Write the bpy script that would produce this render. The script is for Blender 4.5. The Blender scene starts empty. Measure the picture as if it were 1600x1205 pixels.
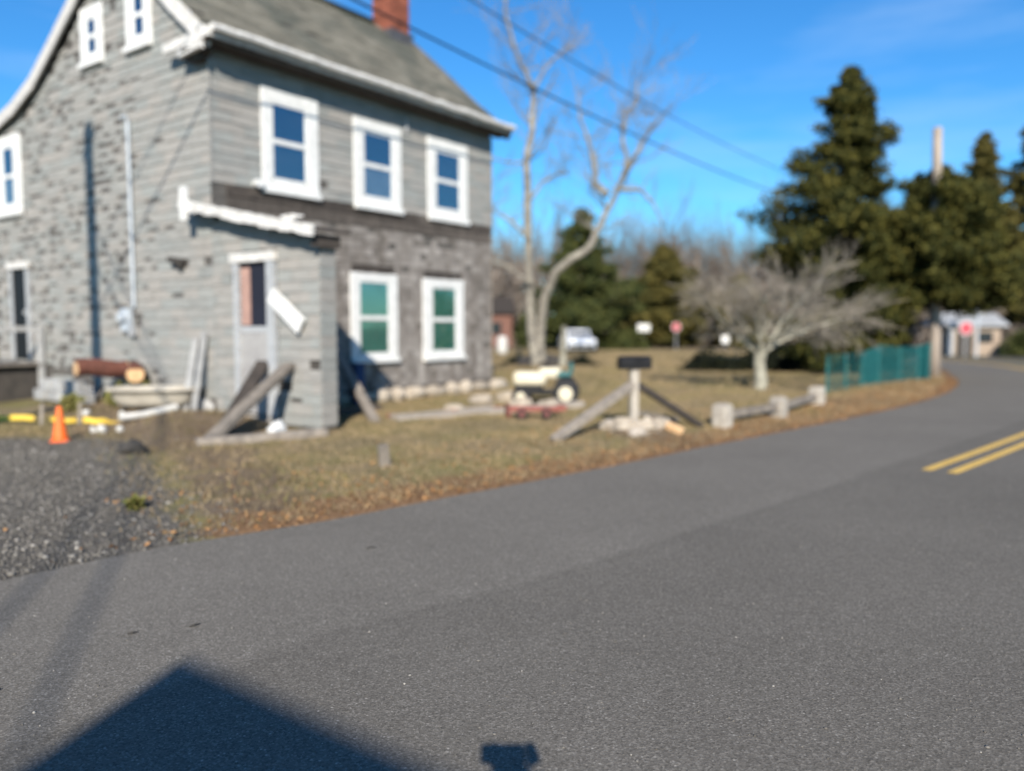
import bpy, bmesh, math, random
import numpy as np
from mathutils import Vector, Matrix, Euler, noise as mnoise

R = math.radians
random.seed(7)
rng = np.random.default_rng(7)
SC = bpy.context.scene
COL = SC.collection

# ------------------------------------------------------------------ camera
cam_d = bpy.data.cameras.new('camera')
cam = bpy.data.objects.new('camera', cam_d)
COL.objects.link(cam)
cam.location = (0, 0, 1.6)
cam.rotation_euler = (R(90 - 4.266), 0, 0)
cam_d.sensor_width = 36
cam_d.lens = 27.9
cam_d.clip_start = 0.05
cam_d.clip_end = 2000
cam_d.dof.use_dof = True
cam_d.dof.focus_distance = 3.3
cam_d.dof.aperture_fstop = 0.72
SC.camera = cam

# ------------------------------------------------------------------ world, sun, exposure
SUN_EL, SUN_AZ = 29.0, -1.0          # light travels towards azimuth -1 deg (from behind the viewer)
w = bpy.data.worlds.new('World')
SC.world = w
w.use_nodes = True
wn, wl = w.node_tree.nodes, w.node_tree.links
wn.clear()
sky = wn.new('ShaderNodeTexSky')
sky.sky_type = 'NISHITA'
sky.sun_disc = False
sky.sun_elevation = R(SUN_EL)
sky.sun_rotation = R(180 + SUN_AZ)
sky.altitude = 0
sky.air_density = 1.0
sky.dust_density = 0.25
sky.ozone_density = 3.0
hsv = wn.new('ShaderNodeHueSaturation')
hsv.inputs['Saturation'].default_value = 1.22
hsv.inputs['Value'].default_value = 1.0
wl.new(sky.outputs[0], hsv.inputs['Color'])
tc = wn.new('ShaderNodeTexCoord')
mp = wn.new('ShaderNodeMapping')
mp.inputs['Scale'].default_value = (1.2, 1.2, 7.0)
mp.inputs['Rotation'].default_value = (0, R(6), 0)
wl.new(tc.outputs['Generated'], mp.inputs['Vector'])
cn = wn.new('ShaderNodeTexNoise')
cn.inputs['Scale'].default_value = 2.2
cn.inputs['Detail'].default_value = 6
cn.inputs['Roughness'].default_value = 0.55
wl.new(mp.outputs[0], cn.inputs['Vector'])
cr = wn.new('ShaderNodeValToRGB')
cr.color_ramp.elements[0].position = 0.50
cr.color_ramp.elements[0].color = (0, 0, 0, 1)
cr.color_ramp.elements[1].position = 0.78
cr.color_ramp.elements[1].color = (0.22, 0.22, 0.22, 1)
wl.new(cn.outputs['Fac'], cr.inputs['Fac'])
cm = wn.new('ShaderNodeMixRGB')
cm.inputs[2].default_value = (6.5, 8.0, 10.0, 1)
wl.new(cr.outputs[0], cm.inputs[0])
tint = wn.new('ShaderNodeMixRGB')
tint.blend_type = 'MULTIPLY'
tint.inputs[0].default_value = 1.0
tint.inputs[2].default_value = (0.58, 1.06, 1.30, 1)
wl.new(hsv.outputs[0], tint.inputs[1])
wl.new(tint.outputs[0], cm.inputs[1])
bg = wn.new('ShaderNodeBackground')
bg.inputs['Strength'].default_value = 0.083
wl.new(cm.outputs[0], bg.inputs['Color'])
wo = wn.new('ShaderNodeOutputWorld')
wl.new(bg.outputs[0], wo.inputs['Surface'])

sun_d = bpy.data.lights.new('sun', 'SUN')
sun_d.energy = 5.0
sun_d.angle = R(0.53)
sun_d.color = (1.0, 0.915, 0.80)
sun = bpy.data.objects.new('sun', sun_d)
COL.objects.link(sun)
sun.rotation_euler = (R(90 - SUN_EL), 0, R(-SUN_AZ))

vs = SC.view_settings
vs.view_transform = 'Standard'
vs.look = 'None'
vs.exposure = 0.68
vs.gamma = 1.0
vs.use_curve_mapping = False
try:
    SC.cycles.use_denoising = True
    SC.cycles.max_bounces = 6
    SC.cycles.transparent_max_bounces = 12
except Exception:
    pass

# ------------------------------------------------------------------ material helpers
class NT:
    def __init__(s, name):
        s.m = bpy.data.materials.new(name)
        s.m.use_nodes = True
        s.n, s.l = s.m.node_tree.nodes, s.m.node_tree.links
        s.p = s.n['Principled BSDF']
        s.out = s.n['Material Output']
    def new(s, t, **kw):
        x = s.n.new(t)
        for k, v in kw.items():
            setattr(x, k, v)
        return x
    def link(s, a, b):
        s.l.new(a, b)
    def pos(s):
        if not hasattr(s, '_pos'):
            s._pos = s.new('ShaderNodeNewGeometry')
        return s._pos.outputs['Position']
    def geo(s):
        s.pos()
        return s._pos
    def noise(s, scale, detail=3, rough=.55, vec=None, stretch=None):
        t = s.new('ShaderNodeTexNoise')
        t.inputs['Scale'].default_value = scale
        t.inputs['Detail'].default_value = detail
        t.inputs['Roughness'].default_value = rough
        v = vec or s.pos()
        if stretch:
            mpn = s.new('ShaderNodeMapping')
            mpn.inputs['Scale'].default_value = stretch
            s.link(v, mpn.inputs['Vector'])
            v = mpn.outputs[0]
        s.link(v, t.inputs['Vector'])
        return t.outputs['Fac']
    def ramp(s, fac, stops):
        r = s.new('ShaderNodeValToRGB')
        e = r.color_ramp.elements
        while len(e) < len(stops):
            e.new(0.5)
        for i, (p_, c) in enumerate(stops):
            e[i].position = p_
            e[i].color = (c[0], c[1], c[2], 1) if not isinstance(c, (int, float)) else (c, c, c, 1)
        s.link(fac, r.inputs['Fac'])
        return r.outputs[0]
    def mix(s, fac, a, b, mode='MIX'):
        r = s.new('ShaderNodeMixRGB', blend_type=mode)
        for i, v in zip((0, 1, 2), (fac, a, b)):
            if isinstance(v, (int, float)):
                r.inputs[i].default_value = v if i == 0 else (v, v, v, 1)
            elif isinstance(v, tuple):
                r.inputs[i].default_value = (v[0], v[1], v[2], 1)
            else:
                s.link(v, r.inputs[i])
        return r.outputs[0]
    def math(s, op, a, b=0.0):
        r = s.new('ShaderNodeMath', operation=op)
        for i, v in enumerate((a, b)):
            if isinstance(v, (int, float)):
                r.inputs[i].default_value = v
            else:
                s.link(v, r.inputs[i])
        return r.outputs[0]
    def rand(s):
        """one random value per piece: per loose island and per object"""
        oi = s.new('ShaderNodeObjectInfo')
        return s.math('FRACT', s.math('ADD', s.geo().outputs['Random Per Island'], oi.outputs['Random']))
    def bump(s, h, strength=.4, dist=.01):
        b = s.new('ShaderNodeBump')
        b.inputs['Strength'].default_value = strength
        b.inputs['Distance'].default_value = dist
        s.link(h, b.inputs['Height'])
        s.link(b.outputs[0], s.p.inputs['Normal'])
    def col(s, c):
        if isinstance(c, tuple):
            s.p.inputs['Base Color'].default_value = (c[0], c[1], c[2], 1)
        else:
            s.link(c, s.p.inputs['Base Color'])
    def set(s, rough=.8, spec=.3, metal=0.0):
        s.p.inputs['Roughness'].default_value = rough
        s.p.inputs['Specular IOR Level'].default_value = spec
        s.p.inputs['Metallic'].default_value = metal
        return s.m

M = {}
def simple(name, a, b=None, scale=6, rough=.8, spec=.3, metal=0., bump=.25, piece=0.0, stretch=None):
    t = NT(name)
    b = b or tuple(x * .8 for x in a)
    c = t.ramp(t.noise(scale, 5, .6, stretch=stretch), [(.3, b), (.7, a)])
    if piece:
        rr = t.ramp(t.rand(), [(0, 1 - piece), (1, 1 + piece)])
        c = t.mix(1.0, c, rr, 'MULTIPLY')
    t.col(c)
    if bump:
        t.bump(t.noise(scale * 6, 4), bump, .008)
    M[name] = t.set(rough, spec, metal)
    return M[name]

simple('white_paint', (.72, .72, .70), (.58, .58, .56), 7, .55, .4)
simple('peeling_white', (.70, .69, .66), (.42, .40, .375), 11, .75)
simple('old_rake', (.56, .54, .51), (.40, .385, .37), 9, .8)
simple('old_sheathing', (.125, .115, .104), (.062, .058, .054), 3.5, .9, stretch=(1, 1, 3))
simple('tar_paper', (.075, .066, .058), (.038, .035, .032), 5, .9)
simple('dark_wood', (.075, .062, .052), (.028, .024, .022), 6, .85, piece=.3, stretch=(1, 1, 4))
simple('grey_brown', (.115, .098, .085), (.05, .043, .038), 6, .9, piece=.3, stretch=(2, 2, .5))
simple('grey_wood', (.27, .235, .195), (.13, .115, .10), 8, .85, piece=.25)
simple('pale_wood', (.42, .37, .31), (.25, .215, .18), 8, .85, piece=.2)
simple('post_wood', (.44, .40, .34), (.24, .215, .185), 12, .9, piece=.1)
simple('door_paint', (.36, .355, .345), (.26, .25, .245), 4, .7)
simple('grey_metal', (.42, .43, .44), (.30, .31, .32), 8, .5, .5)
simple('galvanised', (.48, .52, .56), (.34, .38, .42), 8, .45, .5)
simple('black_metal', (.010, .010, .011), (.007, .007, .008), 10, .55, .25, bump=.05)
simple('black_rubber', (.022, .022, .024), None, 12, .75)
simple('cream_paint', (.62, .57, .43), (.50, .45, .34), 6, .5, .4)
simple('tub_enamel', (.50, .46, .385), (.33, .30, .25), 5, .5, .4)
simple('concrete', (.40, .355, .30), (.25, .22, .185), 6, .9, piece=.12)
simple('block', (.40, .40, .39), (.26, .26, .26), 6, .9, piece=.2)
simple('stone', (.44, .385, .31), (.25, .21, .165), 7, .9, piece=.22)
simple('brick', (.27, .088, .052), (.17, .055, .036), 9, .9, piece=.35)
simple('mortar', (.20, .165, .145), (.13, .11, .10), 12, .95)
simple('lead', (.09, .09, .10), (.05, .05, .055), 5, .6)
simple('cedar_bark', (.15, .058, .040), (.08, .034, .026), 14, .9, stretch=(1, 1, .3))
simple('cut_wood', (.68, .45, .24), (.52, .32, .17), 14, .8)
simple('orange_plastic', (.85, .155, .02), (.75, .12, .015), 4, .5, .4, bump=0)
simple('red_paint', (.27, .075, .058), (.16, .05, .04), 9, .6, .4)
simple('sign_red', (.45, .06, .08), (.36, .05, .07), 9, .5, .4, bump=0)
simple('blind_green', (.050, .250, .150), (.042, .210, .130), 2, .6)
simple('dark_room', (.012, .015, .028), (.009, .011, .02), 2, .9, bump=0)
simple('grey_curtain', (.22, .22, .22), (.16, .16, .165), 3, .9)
simple('pink_curtain', (.42, .26, .21), (.30, .19, .16), 5, .9)
simple('tape_yellow', (.72, .50, .07), (.62, .42, .05), 4, .5, .4, bump=0)
simple('pvc', (.62, .61, .57), (.46, .45, .42), 5, .5)
simple('fence_teal', (.014, .125, .122), (.009, .085, .09), 7, .5, .4)
simple('car_white', (.78, .79, .80), (.74, .75, .76), 3, .3, .5, bump=0)
simple('car_glass', (.02, .024, .03), None, 3, .1, .6, bump=0)
simple('roof_white', (.36, .37, .38), (.28, .29, .30), 3, .6)
simple('beige_wall', (.34, .27, .205), (.27, .21, .16), 3, .8)
simple('brown_wall', (.20, .10, .075), (.13, .07, .055), 1.5, .9)
simple('bark_pale', (.34, .315, .26), (.085, .076, .066), 5, .95, bump=.5)
simple('bark_lichen', (.38, .37, .30), (.15, .138, .11), 6, .95, bump=.5)
simple('twig', (.27, .24, .195), (.17, .15, .122), 4, .95, bump=0)
simple('wood_far', (.20, .165, .135), (.115, .095, .08), .35, .95, bump=0)
simple('bark_dark', (.10, .075, .06), (.05, .04, .035), 6, .95, bump=.5)
simple('pole_wood', (.40, .335, .275), (.22, .185, .155), 7, .9, stretch=(1, 1, .15))
simple('cable', (.012, .013, .018), None, 4, .6, bump=0)
simple('jacket', (.03, .035, .05), None, 12, .85)
simple('trousers', (.04, .045, .06), None, 12, .85)
simple('skin', (.48, .29, .20), (.44, .26, .18), 6, .55)
simple('hair', (.03, .02, .015), None, 20, .6)
simple('navy_plastic', (.015, .05, .14), (.012, .04, .11), 4, .5)
simple('blue_plastic', (.12, .33, .50), (.10, .27, .42), 4, .5)
simple('house_wall', (.50, .48, .44), (.42, .40, .37), 2, .8)
simple('rock_dark', (.06, .055, .05), (.03, .028, .026), 8, .95)

def grey_siding():
    t = NT('grey_siding')
    r = t.rand()
    c = t.ramp(r, [(0, (.240, .245, .232)), (.3, (.272, .267, .250)), (.6, (.290, .274, .251)), (.85, (.260, .270, .257)), (1, (.226, .232, .221))])
    streak = t.ramp(t.noise(2.2, 6, .65, stretch=(1, 1, 6)), [(.28, .75), (.5, 1.0), (.8, 1.1)])
    c = t.mix(1, c, streak, 'MULTIPLY')
    t.col(c)
    t.bump(t.noise(40, 4, stretch=(1, 1, .25)), .5, .01)
    M['grey_siding'] = t.set(.85, .25)
grey_siding()

def brown_shake():
    t = NT('brown_shake')
    r = t.rand()
    c = t.ramp(r, [(0, (.140, .128, .117)), (.35, (.188, .173, .160)), (.7, (.228, .212, .197)), (1, (.285, .268, .252))])
    st = t.ramp(t.noise(1.5, 5, .6, stretch=(1.8, 1.8, .35)), [(.30, (.70, .66, .62)), (.52, (1.0, .985, .97)), (.75, (1.30, 1.29, 1.27))])
    t.col(t.mix(1, c, st, 'MULTIPLY'))
    t.bump(t.noise(60, 4, stretch=(1, 1, .15)), .6, .01)
    M['brown_shake'] = t.set(.95, .15)
brown_shake()

def roof_shingle():
    t = NT('roof_shingle')
    r = t.rand()
    c = t.ramp(r, [(0, (.125, .118, .095)), (.5, (.170, .160, .128)), (1, (.21, .196, .158))])
    patch = t.ramp(t.noise(.55, 4, .6), [(.50, 0.0), (.60, 1.0)])
    c = t.mix(patch, c, t.mix(.5, c, (.055, .068, .060)))
    fine = t.ramp(t.noise(90, 2), [(.3, .75), (.7, 1.2)])
    t.col(t.mix(1, c, fine, 'MULTIPLY'))
    t.bump(t.noise(160, 2), .4, .005)
    M['roof_shingle'] = t.set(.95, .15)
roof_shingle()

def glass():
    t = NT('window_glass')
    tr = t.new('ShaderNodeBsdfTransparent')
    tr.inputs[0].default_value = (.86, .90, .92, 1)
    gl = t.new('ShaderNodeBsdfGlossy')
    gl.inputs['Roughness'].default_value = .03
    gl.inputs['Color'].default_value = (.9, .95, 1, 1)
    fr = t.new('ShaderNodeLayerWeight')
    fr.inputs['Blend'].default_value = .35
    wv = t.new('ShaderNodeBump')
    wv.inputs['Strength'].default_value = .05
    t.link(t.noise(3, 1), wv.inputs['Height'])
    t.link(wv.outputs[0], gl.inputs['Normal'])
    mx = t.new('ShaderNodeMixShader')
    t.link(t.ramp(fr.outputs['Facing'], [(0, .16), (.6, .26), (1, .95)]), mx.inputs[0])
    t.link(tr.outputs[0], mx.inputs[1])
    t.link(gl.outputs[0], mx.inputs[2])
    t.link(mx.outputs[0], t.out.inputs['Surface'])
    M['window_glass'] = t.m
glass()

def foliage(name, dark, mid, light):
    t = NT(name)
    c = t.ramp(t.rand(), [(0, dark), (.45, mid), (1, light)])
    big = t.ramp(t.noise(.7, 3), [(.3, (.75, .78, .75)), (.7, (1.2, 1.14, 1.0))])
    t.col(t.mix(1, c, big, 'MULTIPLY'))
    t.p.inputs['Subsurface Weight'].default_value = 0
    M[name] = t.set(.75, .15)
foliage('cedar_green', (.015, .022, .007), (.042, .046, .012), (.105, .095, .022))
foliage('cedar_brown', (.030, .034, .012), (.075, .068, .020), (.13, .105, .03))
foliage('pine_green', (.022, .034, .014), (.05, .062, .020), (.09, .095, .03))
foliage('grass_blade', (.15, .122, .062), (.265, .204, .126), (.36, .275, .180))
foliage('green_blade', (.085, .100, .026), (.160, .160, .052), (.235, .205, .085))
foliage('leaf_litter', (.13, .070, .034), (.27, .140, .064), (.36, .215, .11))

def ground_mat():
    t = NT('ground')
    at_ = t.new('ShaderNodeAttribute', attribute_name='cover')
    sep = t.new('ShaderNodeSeparateColor')
    t.link(at_.outputs['Color'], sep.inputs[0])
    gr, dirt, lit = sep.outputs[0], sep.outputs[1], sep.outputs[2]
    big = t.noise(.42, 5, .62)
    mid = t.noise(2.6, 5, .65)
    fine = t.noise(28, 4, .65)
    grass = t.ramp(mid, [(.28, (.150, .130, .060)), (.46, (.225, .180, .100)), (.62, (.275, .212, .132)), (.8, (.305, .228, .150))])
    grass = t.mix(t.ramp(big, [(.42, 0.0), (.60, .75)]), grass, (.212, .198, .070))
    soil = t.ramp(mid, [(.3, (.125, .092, .062)), (.55, (.185, .140, .098)), (.8, (.235, .182, .130))])
    litter = t.ramp(fine, [(.3, (.12, .070, .036)), (.5, (.235, .140, .076)), (.75, (.31, .20, .115))])
    gv = t.new('ShaderNodeTexVoronoi')
    gv.inputs['Scale'].default_value = 65
    t.link(t.pos(), gv.inputs['Vector'])
    gsep = t.new('ShaderNodeSeparateColor')
    t.link(gv.outputs['Color'], gsep.inputs[0])
    gravel = t.ramp(gsep.outputs[0], [(0, (.088, .081, .070)), (.55, (.130, .121, .107)), (.85, (.162, .151, .134)), (1, (.24, .225, .20))])
    gravel = t.mix(t.ramp(mid, [(.3, .5), (.7, 0.0)]), gravel, (.085, .076, .064))
    def edge(m_, amt=.55):
        return t.ramp(t.math('ADD', m_, t.math('MULTIPLY', t.math('SUBTRACT', mid, .5), amt)), [(.42, 0.0), (.6, 1.0)])
    c = t.mix(edge(t.math('ADD', dirt, t.math('MULTIPLY', t.math('SUBTRACT', t.noise(1.1, 4, .6), .40), .9))), grass, soil)
    c = t.mix(edge(lit, .9), c, litter)
    c = t.mix(edge(gr, .5), c, gravel)
    c = t.mix(1, c, t.ramp(fine, [(.25, .72), (.75, 1.22)]), 'MULTIPLY')
    t.col(c)
    hh = t.math('ADD', t.noise(55, 4, .7), t.math('MULTIPLY', gv.outputs['Distance'], .6))
    t.bump(hh, .8, .03)
    M['ground'] = t.set(.95, .1)
ground_mat()

def asphalt_mat():
    t = NT('asphalt')
    uv = t.new('ShaderNodeUVMap', uv_map='road')
    sx = t.new('ShaderNodeSeparateXYZ')
    t.link(uv.outputs[0], sx.inputs[0])
    across, along = sx.outputs[0], sx.outputs[1]
    v1 = t.new('ShaderNodeTexVoronoi')
    v1.inputs['Scale'].default_value = 125
    t.link(t.pos(), v1.inputs['Vector'])
    s1 = t.new('ShaderNodeSeparateColor')
    t.link(v1.outputs['Color'], s1.inputs[0])
    v2 = t.new('ShaderNodeTexVoronoi')
    v2.inputs['Scale'].default_value = 62
    t.link(t.pos(), v2.inputs['Vector'])
    s2 = t.new('ShaderNodeSeparateColor')
    t.link(v2.outputs['Color'], s2.inputs[0])
    base = t.ramp(s1.outputs[0], [(0, (.092, .085, .073)), (.3, (.128, .118, .102)), (.75, (.152, .140, .121)), (1, (.22, .204, .178))])
    specks = t.ramp(s2.outputs[0], [(.945, 0.0), (.965, 1.0)])
    near = t.ramp(v2.outputs['Distance'], [(.0, 1.0), (.42, 0.0)])
    c = t.mix(t.math('MULTIPLY', specks, near), base, (.42, .395, .35))
    pits = t.ramp(s2.outputs[1], [(.90, 0.0), (.97, .75)])
    c = t.mix(t.math('MULTIPLY', pits, near), c, (.03, .03, .03))
    # slow tone changes: wear, wheel paths, tar at the verge
    wear = t.ramp(t.noise(.5, 4, .6), [(.3, .90), (.7, 1.08)])
    c = t.mix(1, c, wear, 'MULTIPLY')
    wob = t.math('ADD', across, t.math('MULTIPLY', t.math('SUBTRACT', t.noise(1.4, 3), .5), .10))
    lane = t.ramp(t.math('SUBTRACT', wob, 1.80), [(.46, 1.08), (.56, .90), (.60, .94)])
    c = t.mix(1, c, lane, 'MULTIPLY')
    st = t.ramp(t.noise(1.3, 5, .7, stretch=(1.0, 1.0, 1)), [(.60, 0.0), (.72, .5)])
    edge = t.ramp(wob, [(.05, 1.0), (.45, 0.0)])
    c = t.mix(t.math('MULTIPLY', st, edge), c, (.045, .043, .04))
    # a few thin tar smears
    sm = t.ramp(t.noise(2.3, 4, .6, stretch=(.5, 2.4, 1)), [(.735, 0.0), (.75, .55)])
    c = t.mix(sm, c, (.035, .034, .033))
    t.col(c)
    t.bump(t.math('ADD', v1.outputs['Distance'], t.math('MULTIPLY', v2.outputs['Distance'], .8)), .28, .005)
    M['asphalt'] = t.set(.95, .06)
asphalt_mat()

def yellow_mat():
    t = NT('yellow_line')
    wearn = t.ramp(t.noise(22, 4, .7), [(.30, 1.0), (.38, 0.0)])
    c = t.ramp(t.noise(6, 3), [(.3, (.56, .35, .07)), (.7, (.66, .44, .12))])
    t.col(t.mix(wearn, c, (.13, .125, .115)))
    t.bump(t.noise(150, 2), .3, .004)
    M['yellow_line'] = t.set(.75, .3)
yellow_mat()

# ------------------------------------------------------------------ mesh helpers
class MB:
    def __init__(s):
        s.v, s.f = [], []
    def add(s, verts, faces):
        o = len(s.v)
        s.v.extend(tuple(p) for p in verts)
        s.f.extend(tuple(i + o for i in q) for q in faces)
        return s
    def ext(s, x0, x1, y0, y1, z0, z1, j=0.0):
        vs_ = [(x, y, z) for z in (z0, z1) for y in (y0, y1) for x in (x0, x1)]
        if j:
            vs_ = [tuple(c + random.uniform(-j, j) for c in p) for p in vs_]
        return s.add(vs_, [(0, 2, 3, 1), (4, 5, 7, 6), (0, 1, 5, 4), (2, 6, 7, 3), (0, 4, 6, 2), (1, 3, 7, 5)])
    def box(s, c, size, rot=(0, 0, 0), bev=0.0):
        m = Matrix.Translation(c) @ Euler(rot).to_matrix().to_4x4()
        hx, hy, hz = (q / 2 for q in size)
        if bev:
            bm = bmesh.new()
            bmesh.ops.create_cube(bm, size=1)
            bmesh.ops.scale(bm, vec=size, verts=bm.verts)
            bmesh.ops.bevel(bm, geom=list(bm.edges), offset=bev, segments=2, affect='EDGES', profile=.6)
            bm.verts.index_update()
            s.add([m @ q.co for q in bm.verts], [[q.index for q in fc.verts] for fc in bm.faces])
            bm.free()
            return s
        vs_ = [m @ Vector((x, y, z)) for z in (-hz, hz) for y in (-hy, hy) for x in (-hx, hx)]
        return s.add(vs_, [(0, 2, 3, 1), (4, 5, 7, 6), (0, 1, 5, 4), (2, 6, 7, 3), (0, 4, 6, 2), (1, 3, 7, 5)])
    def beam(s, a, b, wd, th, up=(0, 0, 1), bev=0.0):
        a, b = Vector(a), Vector(b)
        d = (b - a)
        L = d.length
        d.normalize()
        upv = Vector(up)
        x = d.cross(upv)
        if x.length < 1e-4:
            x = d.cross(Vector((1, 0, 0)))
        x.normalize()
        y = x.cross(d)
        m = Matrix((x, d, y)).transposed().to_4x4()
        m.translation = (a + b) / 2
        sub = MB().box((0, 0, 0), (wd, L, th), bev=bev)
        return s.add([m @ Vector(p) for p in sub.v], sub.f)
    def tube(s, pts, rad, n=8, cap=True):
        pts = [Vector(p) for p in pts]
        if not hasattr(rad, '__len__'):
            rad = [rad] * len(pts)
        o = len(s.v)
        ref = None
        for i, p in enumerate(pts):
            d = (pts[min(i + 1, len(pts) - 1)] - pts[max(i - 1, 0)])
            d.normalize()
            if ref is None:
                ref = Vector((1, 0, 0)) if abs(d.x) < .9 else Vector((0, 1, 0))
            x = (ref - d * ref.dot(d))
            x.normalize()
            ref = x
            y = d.cross(x)
            for k in range(n):
                a = 2 * math.pi * k / n
                q = p + (x * math.cos(a) + y * math.sin(a)) * rad[i]
                s.v.append((q.x, q.y, q.z))
        for i in range(len(pts) - 1):
            for k in range(n):
                a, b = o + i * n + k, o + i * n + (k + 1) % n
                s.f.append((a, b, b + n, a + n))
        if cap:
            s.f.append(tuple(o + k for k in reversed(range(n))))
            s.f.append(tuple(o + (len(pts) - 1) * n + k for k in range(n)))
        return s
    def lathe(s, prof, n=20, c=(0, 0, 0), axis='z'):
        o = len(s.v)
        for r, h in prof:
            for k in range(n):
                a = 2 * math.pi * k / n
                if axis == 'z':
                    q = (c[0] + r * math.cos(a), c[1] + r * math.sin(a), c[2] + h)
                elif axis == 'y':
                    q = (c[0] + r * math.cos(a), c[1] + h, c[2] + r * math.sin(a))
                else:
                    q = (c[0] + h, c[1] + r * math.cos(a), c[2] + r * math.sin(a))
                s.v.append(q)
        for i in range(len(prof) - 1):
            for k in range(n):
                a, b = o + i * n + k, o + i * n + (k + 1) % n
                s.f.append((a, b, b + n, a + n))
        s.f.append(tuple(o + k for k in reversed(range(n))))
        s.f.append(tuple(o + (len(prof) - 1) * n + k for k in range(n)))
        return s
    def blob(s, c, r, sub=2, j=.25, sq=(1, 1, 1), flat=False):
        bm = bmesh.new()
        bmesh.ops.create_icosphere(bm, subdivisions=sub, radius=1)
        off = Vector((random.random() * 50,) * 3)
        vv = []
        for q in bm.verts:
            k = 1 + j * 1.6 * mnoise.noise(q.co * 1.3 + off)
            vv.append((c[0] + q.co.x * r * sq[0] * k, c[1] + q.co.y * r * sq[1] * k, c[2] + q.co.z * r * sq[2] * k))
        bm.verts.index_update()
        s.add(vv, [[q.index for q in fc.verts] for fc in bm.faces])
        bm.free()
        return s
    def mesh(s, name, mat, smooth=False):
        me = bpy.data.meshes.new(name)
        me.from_pydata(s.v, [], s.f)
        me.materials.append(M[mat])
        bm = bmesh.new()
        bm.from_mesh(me)
        bmesh.ops.recalc_face_normals(bm, faces=bm.faces)
        bm.to_mesh(me)
        bm.free()
        if smooth:
            me.polygons.foreach_set('use_smooth', [True] * len(me.polygons))
        return me
    def build(s, name, mat, parent=None, smooth=False, **kw):
        return link_obj(name, s.mesh(name, mat, smooth), parent, **kw)

def link_obj(name, data, parent=None, loc=None, label=None, cat=None, group=None, kind=None):
    o = bpy.data.objects.new(name, data)
    COL.objects.link(o)
    if parent is not None:
        o.parent = parent
    if loc is not None:
        o.location = loc
    return tag(o, label, cat, group, kind)
def tag(o, label=None, cat=None, group=None, kind=None):
    if label: o['label'] = label
    if cat: o['category'] = cat
    if group: o['group'] = group
    if kind: o['kind'] = kind
    return o
def thing(name, label, cat, loc=(0, 0, 0), rz=0.0, group=None):
    o = link_obj(name, None, None, loc, label, cat, group)
    o.rotation_euler = (0, 0, rz)
    o.empty_display_size = .2
    return o
def fast_mesh(name, verts, k, mat, smooth=False):
    """verts: (N,k,3) array of separate k-gons"""
    n = len(verts)
    me = bpy.data.meshes.new(name)
    me.vertices.add(n * k)
    me.vertices.foreach_set('co', np.ascontiguousarray(verts, dtype=np.float32).ravel())
    me.loops.add(n * k)
    me.loops.foreach_set('vertex_index', np.arange(n * k, dtype=np.int32))
    me.polygons.add(n)
    me.polygons.foreach_set('loop_start', np.arange(0, n * k, k, dtype=np.int32))
    me.update(calc_edges=True)
    me.materials.append(M[mat])
    return me
def cards(centres, size, asp=1.6, tilt=None):
    """random quads at centres (N,3) with sizes (N,)"""
    n = len(centres)
    a = rng.normal(size=(n, 3))
    if tilt is not None:
        a[:, 2] *= tilt
    a /= np.linalg.norm(a, axis=1)[:, None]
    b = rng.normal(size=(n, 3))
    if tilt is not None:
        b[:, 2] *= tilt
    b -= (a * b).sum(1)[:, None] * a
    b /= np.linalg.norm(b, axis=1)[:, None]
    s = np.asarray(size)[:, None]
    a = a * s * asp / 2
    b = b * s / 2
    return np.stack([centres - a, centres - a * .2 + b, centres + a, centres - a * .2 - b], axis=1)

# ------------------------------------------------------------------ road geometry and terrain heights
EDGE = [(-75, -60), (-40, -30.5), (-12, -4.3), (-5.2, 2.75), (-3.25, 4.93), (-2.58, 5.68), (-1.58, 6.46), (-.88, 7.14), (.41, 8.37), (1.54, 9.47),
        (2.69, 10.66), (4.26, 12.2), (6.39, 14.34), (8.42, 16.55), (10.0, 18.5), (11.41, 20.45), (12.9, 22.9), (14.65, 26.4), (16.4, 30.4),
        (17.4, 34.0), (17.7, 38), (17.2, 44), (15, 52), (8, 66), (-12, 92)]
def catmull(P, step):
    P = [Vector((p[0], p[1])) for p in P]
    out = []
    for i in range(len(P) - 1):
        p0, p1, p2, p3 = P[max(i - 1, 0)], P[i], P[i + 1], P[min(i + 2, len(P) - 1)]
        n = max(2, int((p2 - p1).length / step))
        for k in range(n):
            t = k / n
            out.append(.5 * ((2 * p1) + (p2 - p0) * t + (2 * p0 - 5 * p1 + 4 * p2 - p3) * t * t + (3 * p1 - p0 - 3 * p2 + p3) * t ** 3))
    out.append(P[-1])
    return out
EL = catmull(EDGE, .5)
ELA = np.array([(p.x, p.y) for p in EL])
def edge_dist(x, y):
    """signed distance to the road's house-side edge, positive on the house side"""
    x = np.asarray(x, float).ravel(); y = np.asarray(y, float).ravel()
    best = np.full(x.shape, 1e9); sg = np.ones(x.shape)
    for i in range(len(ELA) - 1):
        a, b = ELA[i], ELA[i + 1]
        d = b - a
        t = np.clip(((x - a[0]) * d[0] + (y - a[1]) * d[1]) / (d @ d), 0, 1)
        px, py = x - a[0] - t * d[0], y - a[1] - t * d[1]
        q = px * px + py * py
        m_ = q < best
        best = np.where(m_, q, best)
        sg = np.where(m_, np.sign(d[0] * py - d[1] * px), sg)
    return np.sqrt(best) * np.where(sg == 0, 1, sg)
def sstep(a, b, x):
    t = np.clip((x - a) / (b - a), 0, 1)
    return t * t * (3 - 2 * t)
def bumpf(x, y, cx, cy, r, h):
    return h * np.exp(-((x - cx) ** 2 + (y - cy) ** 2) / (r * r))
def road_w(y):
    return 6.5 - 1.9 * sstep(16, 34, y)
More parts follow.
